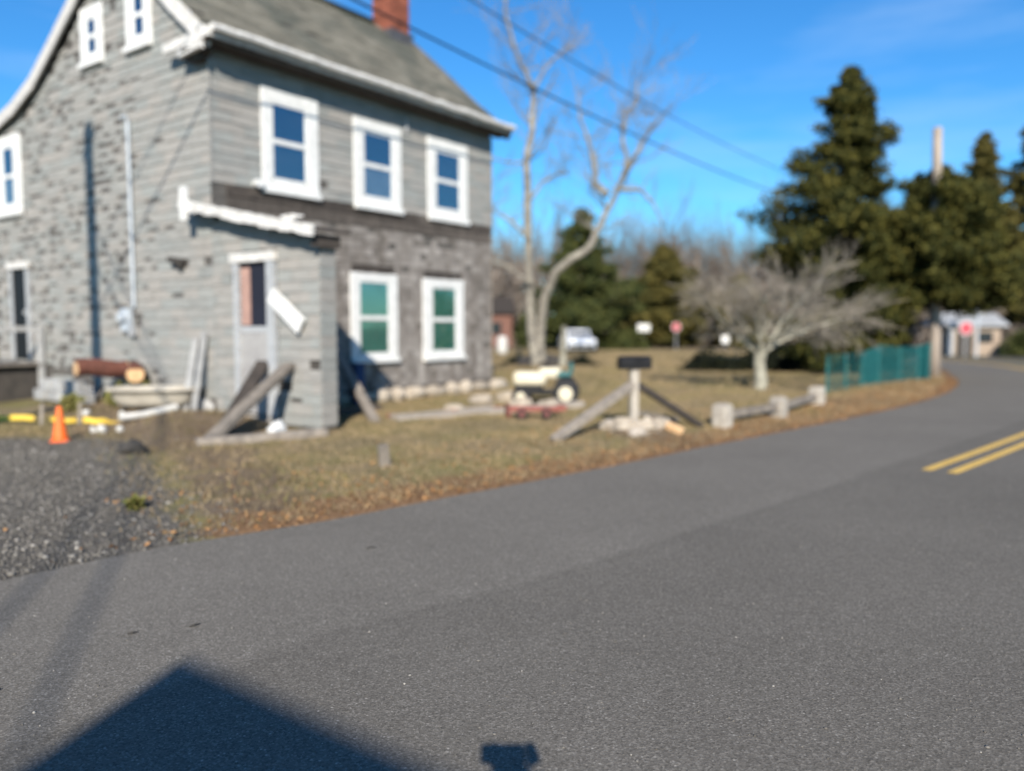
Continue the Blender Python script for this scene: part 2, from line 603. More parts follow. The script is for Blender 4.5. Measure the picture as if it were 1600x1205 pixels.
def ground_z(x, y, d=None):
    x = np.asarray(x, float); y = np.asarray(y, float)
    if d is None:
        d = edge_dist(x, y).reshape(x.shape)
    z = -.10 + .10 * sstep(-.16, .03, d) + .055 * sstep(.05, 1.2, d)
    z = np.where(d < -road_w(y) + .1, -.03, z)
    z = z + bumpf(x, y, -5.0, 12.15, .95, .24) + bumpf(x, y, -6.6, 13.2, .9, .08) + bumpf(x, y, 1.85, 11.75, .55, .10)
    z = z + bumpf(x, y, -7.2, 15.2, 2.0, .16) * (d > 0)
    wob = .018 * np.sin(x * 2.1 + 1.3 * np.sin(y * 1.7)) * np.cos(y * 2.6 + x) + .012 * np.sin(x * 5.3 + y * 4.1)
    return z + wob * sstep(.1, .6, d)
def gz(x, y):
    return float(ground_z(np.array([x]), np.array([y]))[0])

def axis(a0, a1, fine0, fine1, st, grow=1.18):
    v = list(np.arange(fine0, fine1, st))
    s_, q = st, fine1
    while q < a1:
        v.append(q); s_ *= grow; q += s_
    v.append(a1)
    s_, q = st * grow, fine0 - st * grow
    pre = []
    while q > a0:
        pre.append(q); s_ *= grow; q -= s_
    pre.append(a0)
    return np.array(pre[::-1] + v)
gx = axis(-450, 450, -10, 17, .14)
gy = axis(-220, 600, 3.5, 27, .14)
GX, GY = np.meshgrid(gx, gy)
GD = edge_dist(GX, GY).reshape(GX.shape)
GZ = ground_z(GX, GY, GD)
nx, ny = len(gx), len(gy)
me = bpy.data.meshes.new('ground')
me.vertices.add(nx * ny)
me.vertices.foreach_set('co', np.stack([GX, GY, GZ], -1).astype(np.float32).ravel())
ii = (np.arange(ny - 1)[:, None] * nx + np.arange(nx - 1)[None, :]).ravel()
quads = np.stack([ii, ii + 1, ii + nx + 1, ii + nx], 1).astype(np.int32)
me.loops.add(quads.size)
me.loops.foreach_set('vertex_index', quads.ravel())
me.polygons.add(len(quads))
me.polygons.foreach_set('loop_start', np.arange(0, quads.size, 4, dtype=np.int32))
me.update(calc_edges=True)
me.polygons.foreach_set('use_smooth', [True] * len(quads))
def cover(x, y, d):
    # gravel parking area on the left, soil round the house, leaf litter along the kerbless edge
    l = (x + 4.35) + (y - 9.4) * .586
    gravel = 1 - sstep(-1.1, 1.0, l)
    gravel = gravel * (1 - sstep(10.3, 11.3, y)) * sstep(-.35, -.2, d)
    gravel = np.maximum(gravel, sstep(-.6, -1.2, d + road_w(y)) * .9)
    dirt = np.clip(bumpf(x, y, -5.0, 12.0, 1.5, 1.0) + bumpf(x, y, -7.0, 14, 1.6, .8) + bumpf(x, y, .8, 30.5, 1.7, .9)
                   + bumpf(x, y, -1.2, 9.8, 1.4, .35) + bumpf(x, y, 1.9, 11.3, .7, .8) + .55 * sstep(38, 60, y) + .62 * np.exp(-((l - .7) / .8) ** 2) * (d > 0) * (y < 12), 0, 1)
    strip = (1 - sstep(.05, .9 + 1.3 * sstep(10, 19, y), d)) * sstep(-.35, -.2, d)
    lit = np.clip(strip * (.8 + .5 * sstep(11, 18, y)) + .30 * (1 - sstep(.6, 3.2, d)) * (d > 0), 0, 1) * (1 - .95 * gravel)
    return gravel, dirt, lit
cg, cdirt, cl = cover(GX, GY, GD)
ca = me.color_attributes.new('cover', 'FLOAT_COLOR', 'POINT')
ca.data.foreach_set('color', np.stack([cg, cdirt, cl, np.ones_like(cg)], -1).astype(np.float32).ravel())
me.materials.append(M['ground'])
link_obj('ground', me, kind='structure')

# road sheet
def normals(pl):
    out = []
    for i in range(len(pl)):
        d = (pl[min(i + 1, len(pl) - 1)] - pl[max(i - 1, 0)])
        d.normalize()
        out.append(Vector((d.y, -d.x)))
    return out
ELN = normals(EL)
for _ in range(160):
    ELN = [ELN[0]] + [((ELN[i - 1] + ELN[i] * 2 + ELN[i + 1]) * .25).normalized() for i in range(1, len(ELN) - 1)] + [ELN[-1]]
def ribbon(name, mat, offs, z, i0=0, i1=None, parent=None, kind=None, jag=0.0):
    i1 = i1 or len(EL)
    v, f, uv = [], [], []
    al = 0.0
    for i in range(i0, i1):
        if i > i0:
            al += (EL[i] - EL[i - 1]).length
        wd = float(road_w(EL[i].y)) / 6.5
        for j_, o in enumerate(offs):
            oo = o * (wd if o > 3.2 else 1)
            if jag and j_ == 0:
                oo += jag * mnoise.noise(Vector((EL[i].x * 1.7, EL[i].y * 1.7, 0)))
            q = EL[i] + ELN[i] * oo
            v.append((q.x, q.y, z - (.02 if (jag and j_ == 0) else 0)))
            uv.append((oo, al))
    k = len(offs)
    for i in range(i1 - i0 - 1):
        for j_ in range(k - 1):
            a = i * k + j_
            f.append((a, a + 1, a + k + 1, a + k))
    me = bpy.data.meshes.new(name)
    me.from_pydata(v, [], f)
    ul = me.uv_layers.new(name='road')
    for lp in me.loops:
        ul.data[lp.index].uv = uv[lp.vertex_index]
    me.materials.append(M[mat])
    o = link_obj(name, me, parent, kind=kind)
    return o
road = ribbon('road', 'asphalt', [0, .04, 1.3, 2.6, 3.9, 5.2, 6.5], 0.0, kind='structure', jag=.10)
i_start = min(range(len(EL)), key=lambda i: (EL[i] + ELN[i] * 2.72 - Vector((4.70, 8.83))).length)
ribbon('centre_line', 'yellow_line', [2.66, 2.77], .004, i_start, None, road)
ribbon('centre_line', 'yellow_line', [2.92, 3.03], .004, i_start, None, road)

# ------------------------------------------------------------------ the old house
HX, HY, HAZ = -4.925, 13.2, R(36.2)
house = thing('old_house', 'old two-storey grey shingled house with white window frames and a stripped lower front', 'house', (HX, HY, 0), R(90) - HAZ)
hU = Vector((math.sin(HAZ), math.cos(HAZ), 0)); hV = Vector((-math.cos(HAZ), math.sin(HAZ), 0))
def hw(u, v, z):
    return Vector((HX, HY, 0)) + hU * u + hV * v + Vector((0, 0, z))
LEN = 7.45
PROF = [(-.40, 6.24), (-.04, 6.46), (.67, 7.04), (1.7, 7.98), (2.8, 8.95), (4.09, 7.86), (5.05, 7.22), (5.95, 6.66), (6.87, 6.30), (7.7, 6.11), (8.8, 5.92)]
def roof_at(v):
    for (a, za), (b, zb) in zip(PROF, PROF[1:]):
        if a <= v <= b:
            return za + (zb - za) * (v - a) / (b - a)
    return 6.0
VB = 8.5
# wall core (tar paper) as a prism
def prism_u(poly, u0, u1):
    n = len(poly)
    v = [(u0, p[0], p[1]) for p in poly] + [(u1, p[0], p[1]) for p in poly]
    f = [tuple(range(n))[::-1], tuple(range(n, 2 * n))]
    f += [(i, (i + 1) % n, n + (i + 1) % n, n + i) for i in range(n)]
    return MB().add(v, f)
poly = [(0, .30), (0, 6.3)] + [(v, z - .10) for v, z in PROF[2:-1]] + [(VB, 5.85), (VB, .30)]
prism_u(poly, 0, LEN).build('wall', 'old_sheathing', house)
MB().ext(.08, LEN - .06, .08, VB - .05, -.05, .31).build('foundation', 'mortar', house)
# roof deck along the profile
def slab_profile(pts, u0, u1, th):
    m_ = MB()
    for (a, za), (b, zb) in zip(pts, pts[1:]):
        d = Vector((b - a, zb - za)); d.normalize(); nrm = Vector((-d.y, d.x))
        if nrm.y < 0: nrm = -nrm
        q = [(a, za), (b, zb), (b - nrm.x * th, zb - nrm.y * th), (a - nrm.x * th, za - nrm.y * th)]
        v = [(u0, *p) for p in q] + [(u1, *p) for p in q]
        m_.add(v, [(0, 1, 2, 3), (4, 7, 6, 5), (0, 4, 5, 1), (1, 5, 6, 2), (2, 6, 7, 3), (3, 7, 4, 0)])
    return m_
roof = slab_profile(PROF, -.13, LEN + .30, .08).build('roof', 'tar_paper', house)
# roof shingles: courses following the slope, joined (too blurred to pick apart)
rs = MB()
def course_path(pts, step):
    out, carry = [], 0.0
    for (a, za), (b, zb) in zip(pts, pts[1:]):
        L = math.hypot(b - a, zb - za)
        t = carry
        while t < L:
            out.append((a + (b - a) * t / L, za + (zb - za) * t / L, (b - a) / L, (zb - za) / L))
            t += step
        carry = t - L
    return out
for pts in (PROF[:5], PROF[::-1][:7]):
    for ci, (v, z, dv, dz) in enumerate(course_path(pts, .17)):
        nv, nz = -dz, dv
        if nz < 0: nv, nz = -nv, -nz
        u = -.16 + (ci % 2) * -.15
        while u < LEN + .33:
            wdt = .30 + random.uniform(-.02, .02)
            if random.random() < .985:
                u0, u1 = max(u, -.16), min(u + wdt - .008, LEN + .33)
                if u1 > u0 + .02:
                    t0 = .022 + random.uniform(0, .008)
                    a = (v - dv * .01, z - dz * .01); b = (v + dv * .20, z + dz * .20)
                    q = [(a[0] + nv * .006, a[1] + nz * .006), (a[0] + nv * t0, a[1] + nz * t0), (b[0] + nv * .012, b[1] + nz * .012), (b[0] + nv * .004, b[1] + nz * .004)]
                    rs.add([(u0, *p) for p in q] + [(u1, *p) for p in q], [(0, 1, 2, 3), (4, 7, 6, 5), (0, 4, 5, 1), (1, 5, 6, 2), (2, 6, 7, 3), (3, 7, 4, 0)])
            u += wdt
rs.build('roof_shingles', 'roof_shingle', roof, kind='stuff')
# ridge cap, white rake boards, fascia and gutter
for sgn, uu in ((-1, -.185), (1, LEN + .33)):
    for part_pts, mt in ((PROF[:5], 'peeling_white'), (PROF[4:], 'old_rake')):
        slab_profile([(v, z - .01) for v, z in part_pts], uu, uu + .05, .25).build('rake_board', mt, roof)
fas = MB()
n = 26
for i in range(n):
    u0, u1 = -.30 + i * (LEN + .62) / n, -.30 + (i + 1) * (LEN + .62) / n
    fas.ext(u0, min(u1, LEN + .24), -.46, -.405, 6.13 + random.uniform(-.008, .008), 6.265 + random.uniform(-.02, .025))
fas.build('fascia', 'peeling_white', roof)
gut = MB()
prev = None
for i in range(41):
    u = -.26 + i * (LEN + .50) / 40
    yy, zz = -.53 + random.uniform(-.008, .008), 6.245 + random.uniform(-.012, .012)
    prev = (prev or []) + [(u, yy, zz)]
gut.tube(prev, .065, 8)
gut.build('gutter', 'peeling_white', roof)
MB().ext(-.28, LEN + .28, -.40, -.03, 6.08, 6.12).build('soffit', 'dark_wood', roof)
# broken eave return on the gable corner
ret = MB().beam((-.24, -.40, 6.20), (-.24, .85, 6.16), .06, .15)
ret.build('eave_return', 'peeling_white', roof)
MB().beam((-.30, -.30, 6.02), (-.24, .42, 6.00), .08, .13).build('eave_return', 'peeling_white', roof)
MB().blob((-.14, .12, 6.00), .2, 2, .5, (.7, 1.6, .8)).build('rotten_soffit', 'dark_wood', roof)

# --- windows
def lx(pl, a, o, z):
    return (a, -o, z) if pl == 'f' else (-o, a, z)
def lbox(m_, pl, a0, a1, o0, o1, z0, z1):
    if pl == 'f':
        return m_.ext(a0, a1, -o1, -o0, z0, z1)
    return m_.ext(-o1, -o0, a0, a1, z0, z1)
OPEN = {'f': [], 'g': []}
def window(pl, a0, a1, z0, z1, ga0, ga1, gz0, gz1, upper, lower, tilt=0.0, meet=.5, frame='white_paint'):
    OPEN[pl].append((a0, a1, z0, z1))
    if pl == 'f':
        ga0, ga1, gz0, gz1 = ga0 - .05, ga1 + .03, gz0 - .02, gz1 + .03
    wdw = link_obj('window', MB().mesh('e', 'white_paint') if False else None, house)
    wdw.empty_display_size = .1
    wdw.location = lx(pl, (a0 + a1) / 2, 0, z0)
    ca, cz = (a0 + a1) / 2, z0
    def B(name, mat, A0, A1, O0, O1, Z0, Z1):
        m_ = MB()
        lbox(m_, pl, A0 - ca, A1 - ca, O0, O1, Z0 - cz, Z1 - cz)
        bm = bmesh.new()
        me_ = m_.mesh(name, mat)
        bm.from_mesh(me_)
        bmesh.ops.bevel(bm, geom=list(bm.edges), offset=min(.006, (O1 - O0) * .2), segments=1, affect='EDGES')
        bm.to_mesh(me_); bm.free()
        return link_obj(name, me_, wdw)
    B('casing', frame, a0, ga0 - .05, .005, .052, z0 + .10, z1)
    B('casing', frame, ga1 + .05, a1, .005, .052, z0 + .10, z1)
    B('casing', frame, ga0 - .052, ga1 + .052, .005, .050, gz1 + .05, z1 - .005)
    B('sill', frame, a0 - .01, a1 + .01, .004, .115, z0, z0 + .103)
    if gz0 - .05 > z0 + .12:
        B('apron', frame, ga0 - .051, ga1 + .051, .005, .048, z0 + .104, gz0 - .045)
    mz = gz0 + (gz1 - gz0) * meet
    for (s0, s1, fr) in ((mz, gz1, .046), (gz0, mz, .042)):
        B('sash', frame, ga0 - .05, ga0, .012, fr, s0, s1 + (.05 if s1 == gz1 else 0))
        B('sash', frame, ga1, ga1 + .05, .012, fr, s0, s1 + (.05 if s1 == gz1 else 0))
    B('sash', frame, ga0, ga1, .012, .045, gz1, gz1 + .05)
    B('sash', frame, ga0, ga1, .012, .049, mz - .045, mz + .045)
    B('sash', frame, ga0, ga1, .012, .041, gz0 - .046, gz0 + .01)
    B('pane', 'window_glass', ga0 - .004, ga1 + .004, .036, .040, mz + .045, gz1 + .004)
    B('pane', 'window_glass', ga0 - .004, ga1 + .004, .032, .036, gz0, mz - .045)
    B('blind', upper, ga0 - .01, ga1 + .01, .006, .012, mz, gz1 + .01)
    B('blind', lower, ga0 - .01, ga1 + .01, .006, .0115, gz0 - .01, mz - .001)
    return wdw
window('f', .98, 2.22, 3.92, 5.72, 1.27, 1.88, 4.22, 5.44, 'dark_room', 'dark_room')
window('f', 3.10, 4.40, 3.90, 5.66, 3.42, 4.08, 4.20, 5.36, 'dark_room', 'grey_curtain')
window('f', 5.22, 6.56, 3.90, 5.68, 5.55, 6.23, 4.22, 5.36, 'dark_room', 'dark_room')
window('f', 2.96, 4.25, .86, 2.66, 3.26, 3.95, 1.08, 2.44, 'blind_green', 'blind_green')
window('f', 5.04, 6.40, .84, 2.64, 5.40, 6.08, 1.08, 2.40, 'blind_green', 'blind_green')
window('g', 3.24, 4.06, 6.47, 7.58, 3.50, 3.78, 6.72, 7.32, 'dark_room', 'dark_room')
window('g', 1.58, 2.40, 6.44, 7.62, 1.84, 2.12, 6.70, 7.38, 'dark_room', 'dark_room')
window('g', 6.86, 8.05, 3.98, 5.72, 7.22, 7.70, 4.26, 5.44, 'dark_room', 'grey_curtain')

# --- side door on the far left of the gable
OPEN['g'].append((6.70, 7.66, .86, 3.0))
dr = link_obj('side_door', None, house); dr.location = (0, 7.18, .86)
def part_box(name, mat, parent, pl, ca, cz, A0, A1, O0, O1, Z0, Z1):
    m_ = MB(); lbox(m_, pl, A0 - ca, A1 - ca, O0, O1, Z0 - cz, Z1 - cz)
    return m_.build(name, mat, parent)
part_box('door_leaf', 'black_metal', dr, 'g', 7.18, .86, 6.84, 7.52, .006, .03, .90, 2.84)
part_box('casing', 'grey_metal', dr, 'g', 7.18, .86, 6.72, 6.835, .005, .06, .88, 2.90)
part_box('casing', 'grey_metal', dr, 'g', 7.18, .86, 7.525, 7.64, .005, .06, .88, 2.90)
part_box('casing', 'peeling_white', dr, 'g', 7.18, .86, 6.68, 7.68, .004, .10, 2.85, 2.99)
part_box('handle', 'grey_metal', dr, 'g', 7.18, .86, 6.90, 6.95, .03, .07, 1.85, 1.95)

# --- porch end wall left standing in line with the gable
WV, WT = -2.63, .26
pw = link_obj('porch_end_wall', None, house)
def wing_top(v):
    return 3.50 + (v - 0) * (3.50 - 2.92) / 2.63
prism_u([(WV, .04), (WV, wing_top(WV)), (-.005, wing_top(0)), (-.005, .04)], .012, WT).build('wall_core', 'tar_paper', pw)
# roof remnant, rake and peeling trim
rp = [(.45, 3.64), (WV - .22, 2.99)]
slab_profile(rp[::-1], -.27, .42, .05).build('porch_roof_deck', 'dark_wood', pw)
rk = MB()
for i in range(14):
    t0, t1 = i / 14, (i + 1) / 14
    a = Vector((-.30, rp[0][0] + (rp[1][0] - rp[0][0]) * t0, rp[0][1] + (rp[1][1] - rp[0][1]) * t0 - .05 + random.uniform(-.012, .02)))
    b = Vector((-.30, rp[0][0] + (rp[1][0] - rp[0][0]) * (t1 + .004), rp[0][1] + (rp[1][1] - rp[0][1]) * (t1 + .004) - .05 + random.uniform(-.012, .02)))
    rk.beam(a, b, .05, .15 + random.uniform(-.02, .03))
rk.build('porch_rake_board', 'peeling_white', pw)
MB().blob((-.26, WV + .28, 3.16), .10, 2, .6, (.6, 2.4, .6)).build('flaking_trim', 'peeling_white', pw)
MB().ext(-.36, -.30, .20, .35, 3.32, 3.86).build('trim_post', 'white_paint', pw)
MB().ext(-.20, .30, WV - .12, WV - .06, 2.74, 2.92).build('porch_eave_board', 'dark_wood', pw)
# door in the porch wall
OPEN['g'].append((-1.68, -.62, .18, 2.76))
pd = link_obj('porch_door', None, pw); pd.location = (0, -1.12, .2)
part_box('door_leaf', 'door_paint', pd, 'g', -1.12, .2, -1.46, -.74, .004, .030, .22, 1.50)
part_box('door_rail', 'grey_metal', pd, 'g', -1.12, .2, -1.46, -.74, .004, .034, 1.505, 1.60)
part_box('door_opening', 'dark_room', pd, 'g', -1.12, .2, -1.40, -.76, .002, .012, 1.60, 2.58)
part_box('curtain', 'pink_curtain', pd, 'g', -1.12, .2, -1.00, -.78, .013, .03, 1.62, 2.52)
part_box('casing', 'grey_metal', pd, 'g', -1.12, .2, -1.655, -1.47, .004, .075, .2, 2.60)
part_box('casing', 'grey_metal', pd, 'g', -1.12, .2, -.735, -.63, .004, .075, .2, 2.60)
part_box('lintel', 'peeling_white', pd, 'g', -1.12, .2, -1.68, -.56, .004, .09, 2.605, 2.75)
MB().ext(-.10, .30, WV + .02, WV + .12, .06, wing_top(WV) - .05).build('corner_post', 'grey_wood', pw) if False else None

# --- siding shingles: near 300 are parts of their own, the rest joined
def rect_hit(pl, a0, a1, z0, z1):
    for (b0, b1, y0, y1) in OPEN[pl]:
        if a1 > b0 + .015 and a0 < b1 - .015 and z1 > y0 + .015 and z0 < y1 - .015:
            return (b0, b1, y0, y1)
    return None
SH = []   # (plane, a0, a1, z0, z1, out)
def lay(pl, a_lo, a_hi, z_lo, z_top, wd, ex, miss, plane_out=.0):
    z, row = z_lo, 0
    while True:
        hi = max(z_top(a_lo), z_top(a_hi), z_top((a_lo + a_hi) / 2), z_top(2.8) if pl == 'g' else 0)
        if z > hi:
            break
        a = a_lo - (row % 2) * wd * .5 - random.uniform(0, .05)
        while a < a_hi:
            w_ = wd * random.uniform(.92, 1.06)
            a0, a1 = max(a, a_lo), min(a + w_, a_hi)
            a += w_
            if a1 - a0 < .04:
                continue
            top = min(z_top(a0), z_top(a1)) - .02
            z1 = min(z + ex, top)
            if z1 - z < .04:
                continue
            segs = [(a0, a1, z, z1)]
            h = rect_hit(pl, a0, a1, z, z1)
            if h:
                segs = []
                if a0 < h[0] - .03: segs.append((a0, h[0], z, z1))
                if a1 > h[1] + .03: segs.append((h[1], a1, z, z1))
                if z < h[2] - .03 and z1 > h[2]: segs.append((max(a0, h[0]), min(a1, h[1]), z, h[2]))
                if z1 > h[3] + .03 and z < h[3]: segs.append((max(a0, h[0]), min(a1, h[1]), h[3], z1))
            for sgm in segs:
                ms_ = miss((sgm[0] + sgm[1]) / 2, (sgm[2] + sgm[3]) / 2)
                if random.random() > ms_:
                    SH.append((pl, *sgm, plane_out))
                elif ms_ < .9 and sgm[1] - sgm[0] > .3:      # broken shingle: only part of it is left
                    cut_ = sgm[0] + (sgm[1] - sgm[0]) * random.uniform(.28, .82)
                    if random.random() < .93 and sgm[3] - sgm[2] > .1:      # lower corner broken off
                        up_ = sgm[2] + (sgm[3] - sgm[2]) * random.uniform(.36, .62)
                        wb_ = (sgm[1] - sgm[0]) * random.uniform(.35, .85)
                        SH.append((pl, sgm[0], sgm[1], up_, sgm[3], plane_out))
                        SH.append((pl, sgm[0] + wb_, sgm[1], sgm[2], up_, plane_out) if random.random() < .75 else (pl, sgm[0], sgm[1] - wb_, sgm[2], up_, plane_out))
                        continue
                    SH.append((pl, sgm[0], cut_, sgm[2], sgm[3], plane_out) if random.random() < .5 else (pl, cut_, sgm[1], sgm[2], sgm[3], plane_out))
        z += ex
        row += 1
def miss_g(a, z):
    k = .5 + .5 * mnoise.noise(Vector((a * .9, z * .9, 3.1)))
    base = .03 + .72 * float(sstep(1.0, 3.6, a)) * float(sstep(.22, .55, k))
    if 4.2 < a < 5.4 and 3.0 < z < 4.6: base = max(base, .6)
    base = min(base, .8)
    if abs(a - .9) < .17 and abs(z - 2.70) < .10: base = 1  # shingles left out to darken the spot of a cast shadow
    if z < .75 and a > .5: base += .22
    return base
lay('g', 0, VB - .05, .40, lambda v: roof_at(max(0, v)) - .07, .46, .168, miss_g)
lay('g', WV, -.004, .10, lambda v: wing_top(min(0, v)) - .0, .46, .168, lambda a, z: .02 + (.12 if z < .5 else 0))
lay('f', 0, LEN, 3.98, lambda u: 6.10, .46, .168, lambda a, z: .004)
sh_var = []
for k in range(4):
    j1, j2 = random.uniform(-.05, .05), random.uniform(-.05, .05)
    # unit shingle: x along (0..1), y out, z up (0..1.12), thick butt at the bottom
    v = [(0, 0, .02 + j1), (1, 0, .02 - j2), (1, 0, 1.1), (0, 0, 1.1), (0.004, .020, j1), (.5, .020, j2 * .8), (.996, .020, -j2), (1, .006, 1.1), (0, .006, 1.1)]
    f = [(0, 1, 2, 3), (4, 8, 7, 6, 5), (0, 4, 5, 6, 1), (1, 6, 7, 2), (2, 7, 8, 3), (3, 8, 4, 0)]
    sh_var.append((v, f))
def shingle_meshes(mat, tagn):
    return [MB().add(v, f).mesh(tagn, mat) for v, f in sh_var]
def place_shingles(lst, name, stuffname, mat, limit, parents):
    def dist(s_):
        p = hw(*lx(s_[0], (s_[1] + s_[2]) / 2, .02, (s_[3] + s_[4]) / 2))
        ok = 0 if (p.y > 1 and abs(p.x / p.y) < .66) else 1000
        return ok + p.length
    lst = sorted(lst, key=dist)
    ms = shingle_meshes(mat, name)
    joined = {}
    for i, s_ in enumerate(lst):
        pl, a0, a1, z0, z1, po = s_
        par = parents(s_)
        k = random.randrange(4)
        ww, hh = a1 - a0 - .006, z1 - z0
        tk = random.uniform(.8, 1.35)
        sw = random.uniform(-.010, .010)
        if i < limit:
            o = link_obj(name, ms[k], par)
            if pl == 'f':
                o.location = (a0 + .003, -.002 - po, z0)
                o.rotation_euler = (0, sw, 0)
                o.scale = (ww, -tk, hh)
            else:
                o.location = (-.002 - po, a0 + .003, z0)
                o.rotation_euler = (0, 0, R(90))
                o.scale = (ww, tk, hh)
        else:
            m_ = joined.setdefault(par.name, (MB(), par))[0]
            v, f = sh_var[k]
            if pl == 'f':
                m_.add([(a0 + .003 + x * ww, -.002 - po - y * tk, z0 + z * hh + x * ww * sw) for x, y, z in v], f)
            else:
                m_.add([(-.002 - po - y * tk, a0 + .003 + x * ww, z0 + z * hh + x * ww * sw) for x, y, z in v], f)
    for m_, par in joined.values():
        m_.build(stuffname, mat, par, kind='stuff')
place_shingles(SH, 'siding_shingle', 'siding_shingles', 'grey_siding', 300, lambda s_: pw if (s_[0] == 'g' and s_[1] < -.001) else house)
# front edge of the porch wall: stacked shingle butts
for k in range(17):
    z = .12 + k * .168
    if z > wing_top(WV) - .16: break
    MB().box((WT / 2, WV - .018, z + .08), (WT + .03, .03, .160), (R(7), random.uniform(-.03, .03), 0)).build('edge_shingle', 'grey_siding', pw)

# --- stripped lower front: dark ledger boards, old wood shakes, corner board, stone base
for (z0, z1, o) in ((3.78, 3.965, .03), (3.56, 3.775, .018)):
    u = WT + .02
    while u < LEN - .05:
        u1 = min(u + random.uniform(1.2, 2.2), LEN - .002)
        MB().ext(u, u1 - .008, -o - random.uniform(0, .012), -.003, z0, z1).build('ledger_board', 'dark_wood' if (z0 > 3.7 and random.random() < .75) else 'grey_brown', house)
        u = u1
for pair in (OPEN['f'][3], OPEN['f'][4]):
    MB().ext(pair[0] + .05, pair[1] - .05, -.02, -.003, pair[3] + .005, pair[3] + .16).build('ledger_board', 'dark_wood', house)
    OPEN['f'].append((pair[0] + .05, pair[1] - .05, pair[3], pair[3] + .165))
SH = []
lay('f', WT, LEN, .34, lambda u: 3.57, .20, .148, lambda a, z: .02 + (.25 if (z > 3.25 and mnoise.noise(Vector((a * .8, 5, 2))) > .1) else 0) + (.10 if z < .55 else 0))
place_shingles(SH, 'weathered_shake', 'weathered_shakes', 'brown_shake', 300, lambda s_: house)
MB().ext(LEN - .001, LEN + .04, -.03, .10, .3, 6.05).build('corner_board', 'grey_wood', house)
MB().ext(-.028, .02, -.032, -.004, 3.95, 6.05).build('corner_board', 'grey_siding', house)
u = WT + .1
while u < LEN:
    L = random.uniform(.34, .75)
    h = random.uniform(.24, .33)
    MB().blob((u + L / 2, -.02, .17), 1, 2, .16, (L * .53, .17, h * .55)).build('foundation_stone', 'stone', house)
    u += L * .95
for k in range(11):
    v = .5 + k * .62 + random.uniform(-.1, .1)
    MB().blob((-.01, v, .22), 1, 2, .22, (.15, .34, .20)).build('foundation_stone', 'stone' if k % 3 else 'block', house)

# --- gable fittings
MB().tube([(-.07, 2.40, 1.95), (-.07, 2.40, 5.25), (-.11, 2.40, 5.36), (-.2, 2.40, 5.30)], .032, 8).build('service_conduit', 'galvanised', house)
mb = link_obj('electric_meter', None, house); mb.location = (-.04, 2.62, 1.5)
MB().box((-.06, 0, .22), (.12, .26, .42), bev=.015).build('meter_box', 'galvanised', mb)
MB().lathe([(.095, 0), (.095, -.05), (.08, -.09), (.03, -.11)], 16, (-.12, 0, .26), 'x').build('meter_dome', 'galvanised', mb)
MB().box((-.05, -.16, .02), (.10, .12, .20), bev=.01).build('junction_box', 'grey_metal', mb)
fl = link_obj('flood_light', None, house); fl.location = (.83, -.06, 4.04)
MB().lathe([(.05, .06), (.055, .0), (.075, -.10), (.075, -.12)], 14, (0, 0, 0), 'y').build('lamp_head', 'white_paint', fl)
MB().box((0, .03, .05), (.05, .06, .08)).build('bracket', 'grey_metal', fl)
MB().box((-.09, .98, 2.72), (.14, .30, .10), (.2, 0, 0), bev=.02).build('shadow_shape', 'rock_dark', house)  # dark blocks stand in for a shadow cast on the gable
MB().box((-.07, .84, 2.66), (.10, .12, .18), (.5, 0, 0), bev=.02).build('shadow_shape', 'rock_dark', house)
# pipe stub up the front
MB().tube([(4.55, -.05, 5.9), (4.55, -.05, 5.62)], .03, 8).build('downpipe_stub', 'grey_metal', house)

# --- brick chimney at the far end of the ridge
ch = link_obj('chimney', None, house); ch.location = (6.98, 2.75, 8.1)
MB().ext(-.31, .31, -.30, .30, 0, 2.6).build('mortar_core', 'mortar', ch)
for side in range(4):
    for row in range(18):
        z = .78 + row * .078
        x = -.33 + (row % 2) * -.10
        lim = .33 if side % 2 == 0 else .30
        while x < lim - .02:
            x0, x1 = max(x, -lim), min(x + .205, lim)
            x += .214
            if x1 - x0 < .05: continue
            jt = random.uniform(0, .006)
            cx = (x0 + x1) / 2
            c = {0: (cx, -.30, z), 2: (cx, .30, z), 1: (.312, cx, z), 3: (-.312, cx, z)}[side]
            sz = (x1 - x0, .03 + jt, .066) if side % 2 == 0 else (.03 + jt, x1 - x0, .066)
            MB().box(c, sz).build('brick', 'brick', ch)
MB().ext(-.36, .36, -.35, .35, .35, .78).build('flashing', 'lead', ch)
MB().ext(-.37, .37, -.36, .36, 2.2, 2.36).build('chimney_cap', 'mortar', ch)

# ------------------------------------------------------------------ loose boards and props at the house
def board(name, label, a, b, wd, th, mat, cat='board', group=None, up=(0, 0, 1)):
    c = Vector(a)
    m_ = MB().beam(Vector((0, 0, 0)), Vector(b) - c, wd, th, up, bev=min(wd, th) * .12)
    # slight wear: warp the vertices a little
    m_.v = [tuple(x + random.uniform(-.004, .004) for x in p) for p in m_.v]
    return m_.build(name, mat, None, loc=c, label=label, cat=cat, group=group)
P = hw(-.06, -1.98, 1.02)
board('prop_beam', 'long grey timber propped from the ground against the porch end wall', (-4.02, 10.32, .06), P, .20, .09, 'grey_wood', 'timber')
Q = hw(-.05, -1.35, 1.05)
board('prop_plank', 'shorter dark plank leaning behind the long propped timber', (-4.0, 10.75, .08), Q, .22, .05, 'dark_wood', 'plank')
board('ground_timber', 'weathered timber lying on the grass below the porch end wall', (-4.10, 10.22, .085), (-2.62, 11.14, .10), .15, .12, 'grey_wood', 'timber')
Q2 = hw(2.35, -.08, 1.42)
board('prop_plank', 'brown plank leaning in the shade beside the left green window', (-2.18, 12.62, .06), Q2, .16, .06, 'grey_wood', 'plank')
S1 = hw(-.10, -1.62, 2.08); S2 = hw(-.10, -2.32, 1.60)
board('white_plank', 'white painted plank hanging crooked beside the porch door', S1, S2, .05, .24, 'white_paint', 'plank', up=(0, 0, 1))
